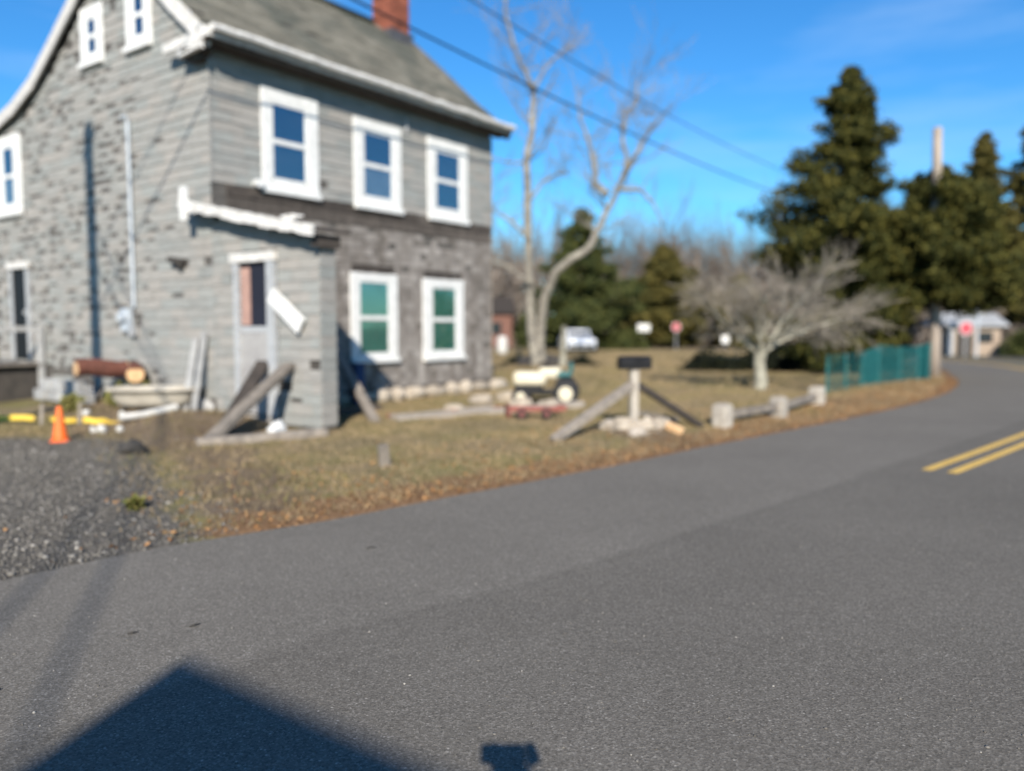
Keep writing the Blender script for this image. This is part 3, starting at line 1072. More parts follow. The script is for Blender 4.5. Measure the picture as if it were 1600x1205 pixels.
for (v, t, lab) in ((.42, .15, 'left of the two pale planks leaning on the grey gable wall'), (.16, .05, 'right of the two pale planks leaning on the grey gable wall')):
    a = hw(-.34, v, .16); b = hw(-.06, v + .05, 1.55 - t)
    board('leaning_plank', lab, a, b, .12, .03, 'block', 'plank', 'pale planks leaning on the gable')
board('sill_timber', 'dark timber on the ground under the porch shadow by the house front', hw(.6, -1.35, .10), hw(2.6, -1.15, .10), .16, .12, 'dark_wood', 'timber')
# blue bin behind the leaning plank
bb = thing('blue_bin', 'narrow dark blue bin in the shade under the left green window', 'bin', hw(2.93, -.24, .06), R(50))
MB().box((0, 0, .40), (.20, .18, .80), bev=.02).build('crate_body', 'navy_plastic', bb)
MB().box((0, 0, .815), (.24, .22, .03), bev=.008).build('crate_lid', 'navy_plastic', bb)

# long pale concrete walk and scattered slabs in front of the house
def slab(label, a, b, wd, th, mat='concrete', z=.07, grp='pale concrete slabs in front of the house'):
    a = Vector((a[0], a[1], gz(*a) + th * .3)); b = Vector((b[0], b[1], gz(*b) + th * .3))
    m_ = MB().beam(Vector((0, 0, 0)), b - a, wd, th, bev=.02)
    m_.v = [tuple(x + random.uniform(-.012, .012) for x in p) for p in m_.v]
    return m_.build('concrete_slab', mat, None, loc=a, label=label, cat='slab', group=grp)
slab('long narrow concrete slab edging the grass in front of the two green windows', (-1.95, 13.0), (.10, 14.35), .30, .10)
slab('short concrete slab running on towards the lawn tractor', (.22, 14.40), (1.30, 15.25), .30, .12)
slab('concrete slab lying close to the foundation stones right of the porch shadow', (-1.55, 13.75), (-.35, 14.75), .28, .08)
for i, (x, y, r, lab) in enumerate([(-.62, 15.75, .20, 'pale field stone at the far corner of the house foundation'), (-.10, 16.2, .22, 'pale field stone lying just past the far house corner'),
                                    (.18, 14.95, .18, 'pale field stone beside the cream lawn tractor'), (.70, 14.85, .17, 'round pale stone in front of the tractor rear wheel'),
                                    (-1.05, 14.2, .14, 'small pale stone below the right green window')]):
    MB().blob((0, 0, r * .35), r, 2, .3, (1.4, 1, .7)).build('field_stone', 'stone', None, loc=(x, y, gz(x, y)), label=lab, cat='stone', group='pale stones in front of the house')
for i in range(12):
    t = i / 11
    x, y = -2.0 + 1.9 * t + random.uniform(-.1, .1), 13.3 + 1.35 * t + random.uniform(-.12, .12)
    br = MB().box((0, 0, .03), (.2, .1, .065), (random.uniform(-.2, .2), random.uniform(-.2, .2), random.uniform(0, 3)), bev=.006)
    br.build('loose_brick', 'brick', None, loc=(x, y, gz(x, y)), label='loose red brick scattered between the concrete slabs in front of the house', cat='brick', group='loose bricks in front of the house')

# white stones beside the propped timber
for (x, y, r, lab) in ((-3.35, 11.28, .11, 'upper white stone under the propped timber'), (-3.32, 10.98, .09, 'lower white stone under the propped timber')):
    MB().blob((0, 0, r * .6), r, 2, .3).build('white_stone', 'white_paint', None, loc=(x, y, gz(x, y) + .03), label=lab, cat='stone', group='white stones under the prop')

# ------------------------------------------------------------------ things on the left: tub, logs, tape, cone, stoop
tub = thing('bathtub', 'old cream bathtub lying against the foot of the grey gable wall', 'bathtub', (-5.98, 13.25, .17), R(4))
def tub_mesh():
    m_ = MB()
    n = 28
    def ring(a, b, z):
        return [(a * math.copysign(abs(math.cos(t)) ** .7, math.cos(t)), b * math.copysign(abs(math.sin(t)) ** .7, math.sin(t)), z) for t in (2 * math.pi * k / n for k in range(n))]
    rings = [ring(.50, .22, .10), ring(.58, .27, .13), ring(.66, .31, .24), ring(.70, .33, .36), ring(.78, .40, .37), ring(.785, .405, .40), ring(.77, .395, .42),
             ring(.70, .33, .41), ring(.62, .28, .22), ring(.50, .22, .16)]
    for r_ in rings:
        m_.v.extend(r_)
    for i in range(len(rings) - 1):
        for k in range(n):
            a, b = i * n + k, i * n + (k + 1) % n
            m_.f.append((a, b, b + n, a + n))
    m_.f.append(tuple(range(n))[::-1]); m_.f.append(tuple((len(rings) - 1) * n + k for k in range(n)))
    return m_
tub_mesh().build('tub_shell', 'tub_enamel', tub, smooth=True)
for sx in (-1, 1):
    for sy in (-1, 1):
        MB().tube([(sx * .42, sy * .18, .14), (sx * .46, sy * .22, .05), (sx * .47, sy * .24, 0)], [.03, .025, .035], 8).build('foot', 'rock_dark', tub)
# blocks carrying the logs
blk = []
for i, (v, o, z) in enumerate([(3.0, .75, 0), (3.5, .78, 0), (4.0, .74, 0), (4.5, .78, 0), (3.2, .75, .2), (3.75, .78, .2), (4.3, .74, .2)]):
    p_ = hw(-o, v, .20 + z)
    m_ = MB().box((0, 0, .1), (.42, .22, .195), (0, 0, R(140) + random.uniform(-.1, .1)), bev=.012)
    nth = ['rightmost', 'second from right', 'third from right', 'leftmost'][i] if i < 4 else ['right', 'middle', 'left'][i - 4]
    m_.build('concrete_block', 'block', None, loc=p_, label=f"{nth} grey concrete block in the {'bottom' if i < 4 else 'top'} row under the red logs", cat='block', group='concrete blocks under the red logs')
def log(label, a, b, r):
    a, b = Vector(a), Vector(b)
    t = thing('cedar_log', label, 'log', a, 0, 'red logs by the gable wall')
    d = b - a
    pts = [d * (k / 6) + Vector((0, 0, .02 * math.sin(k))) for k in range(7)]
    MB().tube(pts, [r * random.uniform(.93, 1.06) for _ in pts], 14).build('bark', 'cedar_bark', t, smooth=False)
    dn = d.normalized()
    for e, s_ in ((pts[0], -1), (pts[-1], 1)):
        MB().tube([e + dn * s_ * -.01, e + dn * s_ * .012], [r * .93, r * .9], 16).build('cut_face', 'cut_wood', t)
zb = .62
log('red cedar log with its pale cut end facing left, on the grey blocks', (-7.78, 14.15, zb + .24), (-7.15, 14.7, zb + .20), .16)
log('red cedar log with its pale cut end facing right, on the grey blocks', (-6.68, 14.05, zb + .13), (-7.0, 14.75, zb + .2), .16)

cone = thing('traffic_cone', 'orange traffic cone standing at the edge of the gravel', 'cone', (-6.05, 10.55, gz(-6.05, 10.55)), R(20))
MB().box((0, 0, .015), (.22, .22, .025), bev=.008).build('base', 'orange_plastic', cone)
MB().lathe([(.098, .025), (.094, .045), (.03, .45), (.024, .47), (.012, .472)], 24).build('cone_body', 'orange_plastic', cone, smooth=True)

# caution tape between stakes, white pipe
def tape(label, pts, wd=.085):
    c = Vector(pts[0])
    m_ = MB()
    P_ = [Vector(p) - c for p in pts]
    dense = []
    for a, b in zip(P_, P_[1:]):
        for k in range(6):
            dense.append(a.lerp(b, k / 6))
    dense.append(P_[-1])
    n_ = len(dense)
    for i, p in enumerate(dense):
        tw = .5 * math.sin(i * .7)
        up = Vector((0, math.sin(tw) * .6, math.cos(tw))) * wd / 2
        q = p + Vector((0, 0, .010 * math.sin(i * 1.3)))
        m_.v += [tuple(q - up), tuple(q + up), tuple(q + up + Vector((.0, .003, 0))), tuple(q - up + Vector((0, .003, 0)))]
    for i in range(n_ - 1):
        a = i * 4
        m_.f += [(a, a + 1, a + 5, a + 4), (a + 2, a + 3, a + 7, a + 6), (a + 1, a + 2, a + 6, a + 5), (a + 3, a, a + 4, a + 7)]
    m_.build('caution_tape', 'tape_yellow', None, loc=c, label=label, cat='tape', group='yellow tape along the dug ground')
tape('left stretch of yellow caution tape at the edge of the picture', [(-9.6, 12.7, .16), (-8.6, 12.6, .16), (-7.45, 12.3, .17)])
tape('short yellow caution tape stretch just left of the orange cone', [(-7.10, 12.15, .17), (-6.62, 12.0, .17)], .07)
tape('long sagging yellow caution tape stretch right of the orange cone', [(-6.52, 11.98, .18), (-6.15, 11.9, .17), (-5.78, 11.75, .11), (-5.55, 11.62, .07)])
for (x, y, lab) in ((-7.28, 12.22, 'short grey stake holding the yellow tape left of the cone'), (-6.57, 12.0, 'short grey stake holding the yellow tape behind the cone')):
    MB().box((0, 0, .17), (.05, .04, .36), (0, .06, .3), bev=.005).build('tape_stake', 'grey_wood', None, loc=(x, y, gz(x, y)), label=lab, cat='stake', group='stakes holding yellow tape')
pz = gz(-5.6, 11.6)
MB().tube([(0, 0, 0), (.25, .22, .02), (.62, .55, .10)], [.055, .052, .055], 12).build('white_pipe', 'pvc', None, loc=(-5.78, 11.62, pz + .08), label='white plastic pipe end sticking out of the dirt mound', cat='pipe')
for (x, y, s_, lab) in ((-5.80, 11.15, .10, 'white plaster lump in the dirt right of the cone'), (-5.58, 11.22, .065, 'small white plaster lump nearest the dirt mound'), (-6.22, 12.6, .08, 'pale lump lying behind the yellow tape'),
                        (-6.95, 12.9, .09, 'white lump in the grass behind the cone'), (-5.95, 11.2, .06, 'narrow white chip standing beside the plaster lump')):
    MB().blob((0, 0, s_ * .4), s_ * .72, 2, .4, (1, 1, 1.1)).build('plaster_lump', 'pvc', None, loc=(x, y, gz(x, y)), label=lab, cat='rubble', group='white rubble by the tape')
MB().blob((0, 0, .06), .13, 2, .4, (1.2, 1, .8)).build('dark_rock', 'rock_dark', None, loc=(-4.58, 9.50, gz(-4.58, 9.5)), label='dark rock lying alone between the gravel and the grass', cat='rock')
st = MB().box((0, 0, .11), (.12, .07, .27), (.12, -.10, .4), bev=.01)
st.build('wood_stump', 'grey_wood', None, loc=(-1.40, 8.60, gz(-1.4, 8.6)), label='short grey wooden stub standing in the dry grass near the road', cat='stub')

# stoop at the side door
sp = thing('wooden_stoop', 'old wooden stoop with white railing under the side door at left', 'stoop', tuple(hw(0, 0, 0)), R(90) - HAZ)
for k in range(9):
    MB().ext(-1.35, -.02, 6.05 + k * .27, 6.05 + k * .27 + .255, .78, .83).build('deck_board', 'grey_wood', sp)
for (u, v) in ((-1.28, 6.10), (-1.28, 7.3), (-1.28, 8.4), (-.12, 6.10)):
    MB().ext(u - .05, u + .05, v - .05, v + .05, 0, 1.62).build('post', 'block', sp)
MB().ext(-1.32, -1.24, 6.05, 8.5, 1.50, 1.60).build('rail', 'block', sp)
MB().ext(-1.30, -1.26, 6.05, 8.5, 1.0, 1.06).build('rail', 'block', sp)
MB().ext(-1.28, -.1, 6.07, 6.13, 1.50, 1.60).build('rail', 'block', sp)
for k in range(2):
    MB().ext(-1.95 + .3 * k, -1.37 + .0 * k, 6.9, 7.8, .18 + .24 * k, .24 + .24 * k).build('tread', 'grey_wood', sp)
MB().ext(-1.2, -.05, 6.2, 8.4, .02, .70).build('underdeck_shade', 'tar_paper', sp)  # black box stands in for the shade under the deck
for (u, v, z, r, lab) in ((-1.62, 5.82, .42, .11, 'upper white bucket by the stoop'), (-1.8, 5.9, .16, .13, 'lower white bucket in front of the stoop'), (-1.78, 5.55, .16, .09, 'small grey bucket beside the white bucket at the stoop')):
    p_ = hw(u, v, z - .16)
    MB().lathe([(r * .8, 0), (r, r * 2), (r * 1.05, r * 2.02), (r * .9, r * 2.03)], 16).build('bucket', 'pvc', None, loc=p_, label=lab, cat='bucket', group='buckets by the stoop')
MB().box((0, 0, .15), (.34, .30, .30), bev=.02).build('crate', 'block', None, loc=hw(-1.62, 5.82, -.05), label='low grey crate carrying a white bucket by the stoop', cat='crate')
# weeds by the wall
def weed(label, x, y, h, n_, mat='green_blade'):
    c = np.zeros((n_, 3)); 
    ang = rng.uniform(0, 6.28, n_); rad = rng.uniform(0, h * .6, n_)
    c[:, 0] = np.cos(ang) * rad; c[:, 1] = np.sin(ang) * rad; c[:, 2] = rng.uniform(.02, h, n_)
    link_obj('weed_plant', fast_mesh('weed', cards(c, rng.uniform(.04, .10, n_), 2.2), 4, mat), None, (x, y, gz(x, y)), label, 'plant', 'green weeds')
weed('green weed growing against the gable behind the bathtub', *hw(-.25, 2.1, 0)[:2], .5, 160)
weed('low green weed patch behind the yellow tape and the cone', -7.4, 13.3, .25, 260)
weed('green weed tuft below the logs', -6.9, 13.75, .25, 160)
weed('little green weed at the border of gravel and road', -3.20, 6.65, .07, 60)

# ------------------------------------------------------------------ lawn tractor and red cart
tr = thing('lawn_tractor', 'cream ride-on lawn tractor with dark wheels parked beyond the house corner', 'lawn tractor', (.62, 15.75, gz(.62, 15.75)), R(-6))
MB().box((-.26, 0, .53), (.66, .46, .28), bev=.09).build('hood', 'cream_paint', tr, smooth=True)
MB().box((.14, 0, .64), (.44, .34, .22), bev=.07).build('dash_cowl', 'cream_paint', tr, smooth=True)
MB().box((-.28, 0, .34), (.56, .38, .16), bev=.03).build('engine_bay', 'black_metal', tr)
MB().box((.02, 0, .26), (1.0, .50, .08), bev=.02).build('chassis', 'black_metal', tr)
MB().box((.44, 0, .46), (.36, .66, .16), bev=.06).build('fender', 'black_metal', tr)
MB().box((.42, 0, .62), (.30, .36, .10), bev=.04).build('seat', 'fence_teal', tr)
MB().box((.56, 0, .74), (.07, .36, .22), bev=.03).build('seat_back', 'fence_teal', tr)
MB().tube([(.02, 0, .62), (.10, 0, .80)], .02, 8).build('steering_column', 'black_metal', tr)
MB().tube([(.10 + .05 * math.sin(a), .15 * math.cos(a), .80 + .13 * math.sin(a) * .4) for a in [k * 2 * math.pi / 16 for k in range(17)]], .014, 6).build('steering_wheel', 'black_metal', tr)
for (x, r, wd) in ((.46, .26, .18), (-.42, .18, .12)):
    for s_ in (-1, 1):
        wh = link_obj('wheel', None, tr); wh.location = (x, s_ * (.34 if r > .2 else .30), r)
        MB().lathe([(r * .55, -wd / 2), (r * .92, -wd / 2), (r, -wd / 3), (r, wd / 3), (r * .92, wd / 2), (r * .55, wd / 2)], 22, axis='y').build('tyre', 'black_rubber', wh, smooth=True)
        MB().lathe([(r * .5, -wd * .54), (r * .54, -wd * .5), (r * .54, wd * .5), (r * .5, wd * .54)], 18, axis='y').build('hub', 'cream_paint', wh)
MB().box((-.36, -.30, .22), (.10, .05, .12), bev=.02).build('headlamp', 'pvc', tr)

ct = thing('red_hand_truck', 'rusty red hand truck lying flat on the grass', 'hand truck', (.42, 13.35, gz(.42, 13.35)), R(8))
for s_ in (-1, 1):
    MB().tube([(-.48, s_ * .2, .16), (.36, s_ * .2, .14), (.48, s_ * .14, .20)], .025, 8).build('side_rail', 'red_paint', ct)
for x in (-.38, -.1, .18):
    MB().box((x, 0, .15), (.06, .42, .03)).build('cross_bar', 'red_paint', ct)
MB().box((-.50, 0, .13), (.04, .44, .20), bev=.008).build('toe_plate', 'red_paint', ct)
MB().tube([(.30, -.23, .10), (.30, .23, .10)], .015, 6).build('axle', 'black_metal', ct)
for x in (-.30, .12):
    wh = link_obj('wheel', None, ct); wh.location = (x, -.25, .09)
    MB().lathe([(.04, -.03), (.08, -.03), (.09, 0), (.08, .03), (.04, .03)], 16, axis='y').build('tyre', 'black_rubber', wh)
    MB().lathe([(.039, -.035), (.039, .035)], 12, axis='y').build('rim', 'red_paint', wh)
MB().box((0, -.21, .165), (.92, .02, .07)).build('side_panel', 'red_paint', ct)

# ------------------------------------------------------------------ mailbox with timber braces
mx, my = 1.80, 11.70
mbz = thing('mailbox', 'black mailbox on a braced grey wooden post near the road', 'mailbox', (mx, my, gz(mx, my) - .04), R(14))
MB().box((0, 0, .42), (.12, .12, .86), bev=.008).build('post', 'post_wood', mbz)
def mbox():
    m_ = MB()
    prof = [(-.085, 0), (.085, 0), (.085, .11)] + [(.085 * math.cos(a), .11 + .085 * math.sin(a)) for a in [k * math.pi / 8 for k in range(1, 8)]] + [(-.085, .11)]
    n_ = len(prof)
    m_.v = [(-.235, p[0], .86 + p[1]) for p in prof] + [(.235, p[0], .86 + p[1]) for p in prof]
    m_.f = [tuple(range(n_))[::-1], tuple(range(n_, 2 * n_))] + [(i, (i + 1) % n_, n_ + (i + 1) % n_, n_ + i) for i in range(n_)]
    return m_
mbx = mbox().build('box', 'black_metal', mbz)
MB().box((.242, 0, .95), (.012, .165, .165), bev=.004).build('door', 'black_metal', mbx)
MB().box((.252, 0, 1.02), (.015, .05, .02)).build('handle', 'black_metal', mbx)
MB().box((.05, -.092, .99), (.14, .008, .03)).build('flag', 'black_metal', mbx)
def mloc(p):
    return mbz.matrix_world.inverted() @ Vector(p) if False else p
def brace(a, b, wd, mat='grey_wood'):
    i_ = Matrix.Rotation(-R(14), 3, 'Z')
    o_ = Vector((mx, my, gz(mx, my) - .04))
    A, B_ = i_ @ (Vector(a) - o_), i_ @ (Vector(b) - o_)
    MB().beam(A, B_, wd, wd * .8, bev=.008).build('brace', mat, mbz)
brace((.55, 10.62, .06), (1.76, 11.66, .74), .125)
brace((2.93, 12.22, .06), (1.86, 11.74, .74), .115, 'dark_wood')
brace((2.62, 12.55, .12), (1.90, 11.85, .30), .10)
for i, (x, y, r, q, lab) in enumerate([(1.62, 11.45, .16, 'stone', 'brownish stone at the left foot of the mailbox post'), (1.95, 11.40, .17, 'stone', 'broad stone right in front of the mailbox post'),
                                       (2.22, 11.72, .14, 'stone', 'stone right of the mailbox post under the dark brace'), (1.45, 11.75, .13, 'concrete', 'stone behind the left mailbox brace'),
                                       (1.78, 11.18, .12, 'concrete', 'lowest stone of the heap under the mailbox')]):
    MB().blob((0, 0, r * .35), r, 2, .4, (1.2, 1, .8)).build('heap_stone', q, None, loc=(x, y, gz(x, y) - .02), label=lab, cat='stone', group='stones heaped round the mailbox post')
MB().box((0, 0, .06), (.26, .10, .10), (.2, .35, -.6), bev=.015).build('split_block', 'cut_wood', None, loc=(2.36, 11.42, gz(2.36, 11.42)), label='pale split wood block beside the mailbox stones', cat='wood block')

# ------------------------------------------------------------------ low guard posts with rails
gp = [(3.31, 12.42), (4.63, 13.72), (6.04, 15.66)]
gl_ = ['nearest chunky pale guard post of the low roadside rail', 'middle chunky pale guard post of the low roadside rail', 'farthest chunky pale guard post of the low roadside rail']
for (x, y), lab in zip(gp, gl_):
    g_ = thing('guard_post', lab, 'post', (x, y, gz(x, y) - .06), R(44), 'chunky pale posts of the roadside rail')
    MB().box((0, 0, .20), (.25, .25, .42), (random.uniform(-.04, .04), random.uniform(-.04, .04), 0), bev=.035).build('post_body', 'post_wood', g_)
    MB().box((0, -.001, .412), (.17, .17, .03), bev=.012).build('post_top', 'post_wood', g_)
for (a, b), lab in zip(zip(gp, gp[1:]), ['low grey rail between the nearest and middle guard posts', 'low grey rail between the middle and farthest guard posts']):
    board('guard_rail', lab, (a[0] + .08, a[1] + .09, .20), (b[0] - .08, b[1] - .09, .22), .10, .11, 'grey_wood', 'rail', 'rails between the guard posts')

# ------------------------------------------------------------------ utility poles and wires
def utility_pole(label, x, y, h, r=.14, lean=(0, 0), arm=False):
    t = thing('utility_pole', label, 'pole', (x, y, gz(x, y) - .1), 0, 'wooden utility poles')
    MB().tube([(lean[0] * k / 6, lean[1] * k / 6, h * k / 6) for k in range(7)], [r * (1 - .28 * k / 6) for k in range(7)], 14).build('shaft', 'pole_wood', t, smooth=True)
    if arm:
        MB().box((0, 0, h - .35), (.10, .55, .12), (0, 0, R(-34))).build('cross_arm', 'pole_wood', t)
        for s_ in (-.2, .2):
            MB().lathe([(.03, 0), (.045, .05), (.02, .10)], 10, (s_ * -.83 * -.7, s_ * .8, h - .29)).build('insulator', 'galvanised', t)
        MB().tube([(.15, -.1, h - .2), (.28, -.12, h - .1)], .03, 6).build('bracket', 'galvanised', t)
    return t
utility_pole('bare wooden utility pole rising behind the dark cedar at right', 13.25, 24.85, 7.75, .18, (-.20, 0))
utility_pole('wooden utility pole at the left whose shadow falls on the grey gable', -7.95, 5.6, 10.95, .19, (0, 0), True)
utility_pole('wooden utility pole carrying the wires beyond the dark cedars', 15.4, 40.0, 9.0, .15)
def wire(label, a, b, sag, r=.014):
    a, b = Vector(a), Vector(b)
    pts = []
    for k in range(33):
        t = k / 32
        p = a.lerp(b, t)
        p.z -= sag * 4 * t * (1 - t)
        pts.append(p - a)
    MB().tube(pts, r, 6).build('overhead_wire', 'cable', None, loc=a, label=label, cat='wire', group='overhead wires')
wire('lower thick overhead wire crossing the sky above the bare trees', (-7.95, 5.6, 7.3), (15.4, 40.0, 7.5), .55, .020)
wire('upper thin overhead wire crossing the sky above the bare trees', (-7.75, 5.5, 8.5), (15.4, 40.0, 8.6), .75, .014)
wire('overhead wire running back from the left pole, casting the right faint shadow on the road', (-7.95, 5.6, 8.4), (2.38, -22.4, 8.0), .12, .018)
wire('overhead wire running back from the left pole, casting the left faint shadow on the road', (-7.95, 5.6, 9.2), (1.25, -22.4, 8.0), .12, .018)

# ------------------------------------------------------------------ green wire fence
fc = thing('green_fence', 'green wire garden fence beside the road in front of the cedars', 'fence', (0, 0, 0))
fp = [((7.28, 18.3), .88), ((8.15, 19.35), .88), ((9.0, 20.4), .90), ((9.9, 21.4), 1.05), ((10.9, 22.3), 1.0), ((11.75, 22.95), 1.0), ((12.25, 23.3), 1.1)]
for (q, h) in fp:
    MB().tube([(q[0], q[1], gz(*q) - .05), (q[0], q[1], gz(*q) + h)], .03, 8).build('post', 'fence_teal', fc)
for i in range(len(fp) - 1):
    (a, ha), (b, hb) = fp[i], fp[i + 1]
    za, zb_ = gz(*a), gz(*b)
    pn = MB()
    dense = .055 if i < 2 else .034
    L = math.dist(a, b)
    nv = int(L / dense)
    th = .0035 if i < 2 else .006
    for k in range(nv + 1):
        t = k / nv
        p_ = (a[0] + (b[0] - a[0]) * t, a[1] + (b[1] - a[1]) * t)
        pn.tube([(p_[0], p_[1], za + (zb_ - za) * t), (p_[0], p_[1], za + (zb_ - za) * t + (ha + (hb - ha) * t) * .97)], th, 3, False)
    nh = int(ha / dense)
    for k in range(nh + 1):
        t = k / nh
        pn.tube([(a[0], a[1], za + ha * .97 * t), (b[0], b[1], zb_ + hb * .97 * t)], th, 3, False)
    pn.tube([(a[0], a[1], za + ha * .97), (b[0], b[1], zb_ + hb * .97)], .016, 5)
    pn.build('mesh_panel', 'fence_teal', fc)
# solid sheet screen on the last bay
m_ = MB(); m_.beam((11.78, 23.0, .55), (12.25, 23.33, .60), .02, .98)
m_.build('screen_sheet', 'fence_teal', fc)

# ------------------------------------------------------------------ trees
def grow(m_, tw, p, d, L, r, depth, maxd, spread=.6, up=.12, droop=0.0, wig=.25, nb=(2, 4), side=3):
    """recursive limb: bends, tapers, forks"""
    segs = 4 if depth < 2 else 3
    pts, rad = [Vector(p)], [r]
    d = Vector(d).normalized()
    for k in range(segs):
        d = (d + Vector((random.gauss(0, wig), random.gauss(0, wig), random.gauss(0, wig))) * .5 + Vector((0, 0, up - droop * depth))).normalized()
        pts.append(pts[-1] + d * L / segs)
        rad.append(r * (1 - .5 * (k + 1) / segs))
    rad = [max(q, .0055) for q in rad]
    tgt = m_ if r > .018 else tw
    tgt.tube(pts, rad, 6 if r > .05 else (4 if r > .02 else 3), False)
    if depth >= maxd:
        return
    n_ = random.randint(*nb)
    for k in range(n_):
        t = random.uniform(.35, 1.0)
        i = min(int(t * segs), segs - 1)
        q = pts[i].lerp(pts[i + 1], t * segs - i)
        ax = Vector((random.gauss(0, 1), random.gauss(0, 1), random.gauss(0, .6))).normalized()
        nd = (d + ax * spread * random.uniform(.7, 1.4)).normalized()
        grow(m_, tw, q, nd, L * random.uniform(.55, .8), rad[i] * random.uniform(.45, .65), depth + 1, maxd, spread, up, droop, wig, nb)
    grow(m_, tw, pts[-1], d, L * .72, rad[-1], depth + 1, maxd, spread, up, droop, wig, nb)

def wobble_y(pts, y0, amp=.35):
    return [(p[0], y0 + amp * math.sin(i * 1.1), p[1]) for i, p in enumerate(pts)]
def leader(m_, tw, pts, r0, r1, y0, amp, maxd=3, tips=1.3, each=3):
    P_ = [Vector(q) for q in wobble_y(pts, y0, amp)]
    n_ = len(P_)
    rad = [r0 + (r1 - r0) * i / (n_ - 1) for i in range(n_)]
    fine, fr = [], []
    for i in range(n_ - 1):
        for k in range(3):
            t = k / 3
            fine.append(P_[i].lerp(P_[i + 1], t) + Vector((random.gauss(0, .02), random.gauss(0, .02), 0))); fr.append(rad[i] + (rad[i + 1] - rad[i]) * t)
    fine.append(P_[-1]); fr.append(rad[-1])
    m_.tube(fine, fr, 8, True)
    for i in range(n_ // 2 - 1, n_):
        for k in range(each):
            d = Vector((random.uniform(-1, 1), random.uniform(-.8, .8), random.uniform(-.1, .9)))
            grow(m_, tw, P_[i], d, tips * random.uniform(.7, 1.3), max(rad[i] * .36, .018), 1, maxd, .7, .08, 0, .3, (2, 4))

# big bare tree beyond the house
t1 = thing('bare_tree', 'tall bare tree with pale bark and crooked limbs beyond the house', 'tree', (.95, 30.5, .05), 0, 'leafless trees')
bx_, by_ = -.95, -30.5
tm, tw = MB(), MB()
A = [(.94, -.05), (.79, 1.36), (.69, 2.38), (.63, 4.8), (.58, 6.22), (.53, 7.74), (.77, 9.07), (.82, 10.48), (.48, 11.2), (.1, 11.85), (-.24, 13.15), (-.36, 14.17)]
B1 = [(1.13, -.05), (1.06, 1.36), (1.22, 2.58), (1.66, 3.67), (2.22, 4.13), (2.9, 4.51), (3.28, 5.26), (3.66, 6.03), (4.04, 6.79), (4.32, 7.74), (4.12, 8.69), (4.21, 9.54), (4.68, 10.01), (4.77, 10.92)]
B2 = [(3.66, 6.6), (3.17, 6.98), (3.12, 7.93), (2.87, 8.69), (2.57, 9.35), (2.47, 10.29)]
B3 = [(4.23, 7.27), (4.9, 8.41), (5.27, 9.07), (5.65, 9.54)]
B4 = [(4.12, 6.79), (4.92, 6.79), (5.41, 6.31), (5.81, 5.26)]
leader(tm, tw, A, .21, .04, 30.5, .3, 3, 1.3)
leader(tm, tw, B1, .20, .04, 30.6, .35, 3, 1.2)
leader(tm, tw, B2, .14, .03, 30.7, .2, 3, 1.0)
leader(tm, tw, B3, .11, .03, 30.6, .2, 3, .9)
leader(tm, tw, B4, .10, .02, 30.6, .2, 2, .7)
leader(tm, tw, [(.82, 10.48), (1.2, 11.2), (1.9, 11.9), (2.7, 12.4)], .07, .02, 30.5, .2, 3, .9)
leader(tm, tw, [(.62, 4.9), (.0, 5.6), (-.7, 6.0), (-1.2, 6.8)], .08, .02, 30.3, .3, 3, 1.0)
leader(tm, tw, [(.58, 6.2), (1.1, 7.0), (1.7, 7.4), (2.1, 7.3)], .07, .02, 30.4, .3, 3, .9)
leader(tm, tw, [(.66, 3.2), (-.2, 3.9), (-.9, 4.1), (-1.6, 5.0)], .08, .02, 30.3, .3, 3, 1.0)
for q in (tm, tw):
    q.v = [(p[0] + bx_, p[1] + by_, p[2] - .05) for p in q.v]
tm.build('trunk', 'bark_pale', t1, smooth=True)
tw.build('twigs', 'twig', t1)
MB().tube([(.0, 0, -.1), (.03, 0, .5), (.02, .02, .98), (.07, 0, 1.6)], [.17, .12, .11, .10], 10).build('dead_tree', 'bark_lichen', None, loc=(1.93, 30.3, .0), label='short pale dead stem beside the tall bare tree', cat='dead tree')
MB().blob((0, 0, .1), 1, 2, .25, (1.2, .9, .45)).build('root_mound', 'rock_dark', None, loc=(1.25, 31.2, .0), label='low brown mound round the foot of the tall bare tree', cat='mound')

# spreading bare tree on the lawn
t2 = thing('bare_tree', 'low spreading bare tree with pale lichened limbs on the lawn', 'tree', (6.1, 19.45, .05), 0, 'leafless trees')
tm, tw = MB(), MB()
random.seed(21)
tm.tube([(0, 0, -.1), (.01, 0, .3), (-.03, .02, .62), (-.02, 0, .95)], [.20, .15, .14, .15], 10, False)
for (dx, dy, dz, L, r) in ((-1, .2, .75, 1.25, .075), (-.45, -.6, 1, 1.35, .075), (.55, .1, .95, 1.6, .095), (.2, .8, 1, 1.3, .07), (1.1, -.3, .62, 1.5, .075), (1.25, .5, .55, 1.5, .06), (-.1, -.2, 1.1, 1.1, .07), (-1.1, .8, .75, 1.3, .06), (.9, -.9, .8, 1.3, .06), (-1.2, -.4, .75, 1.2, .055)):
    grow(tm, tw, (random.uniform(-.05, .05), 0, random.uniform(.72, .95)), (dx, dy, dz), L * .84, r * .8, 0, 4, .70, .01, .012, .22, (2, 4))
tm.build('trunk', 'bark_lichen', t2, smooth=True)
tw.build('twigs', 'twig', t2)
random.seed(11)

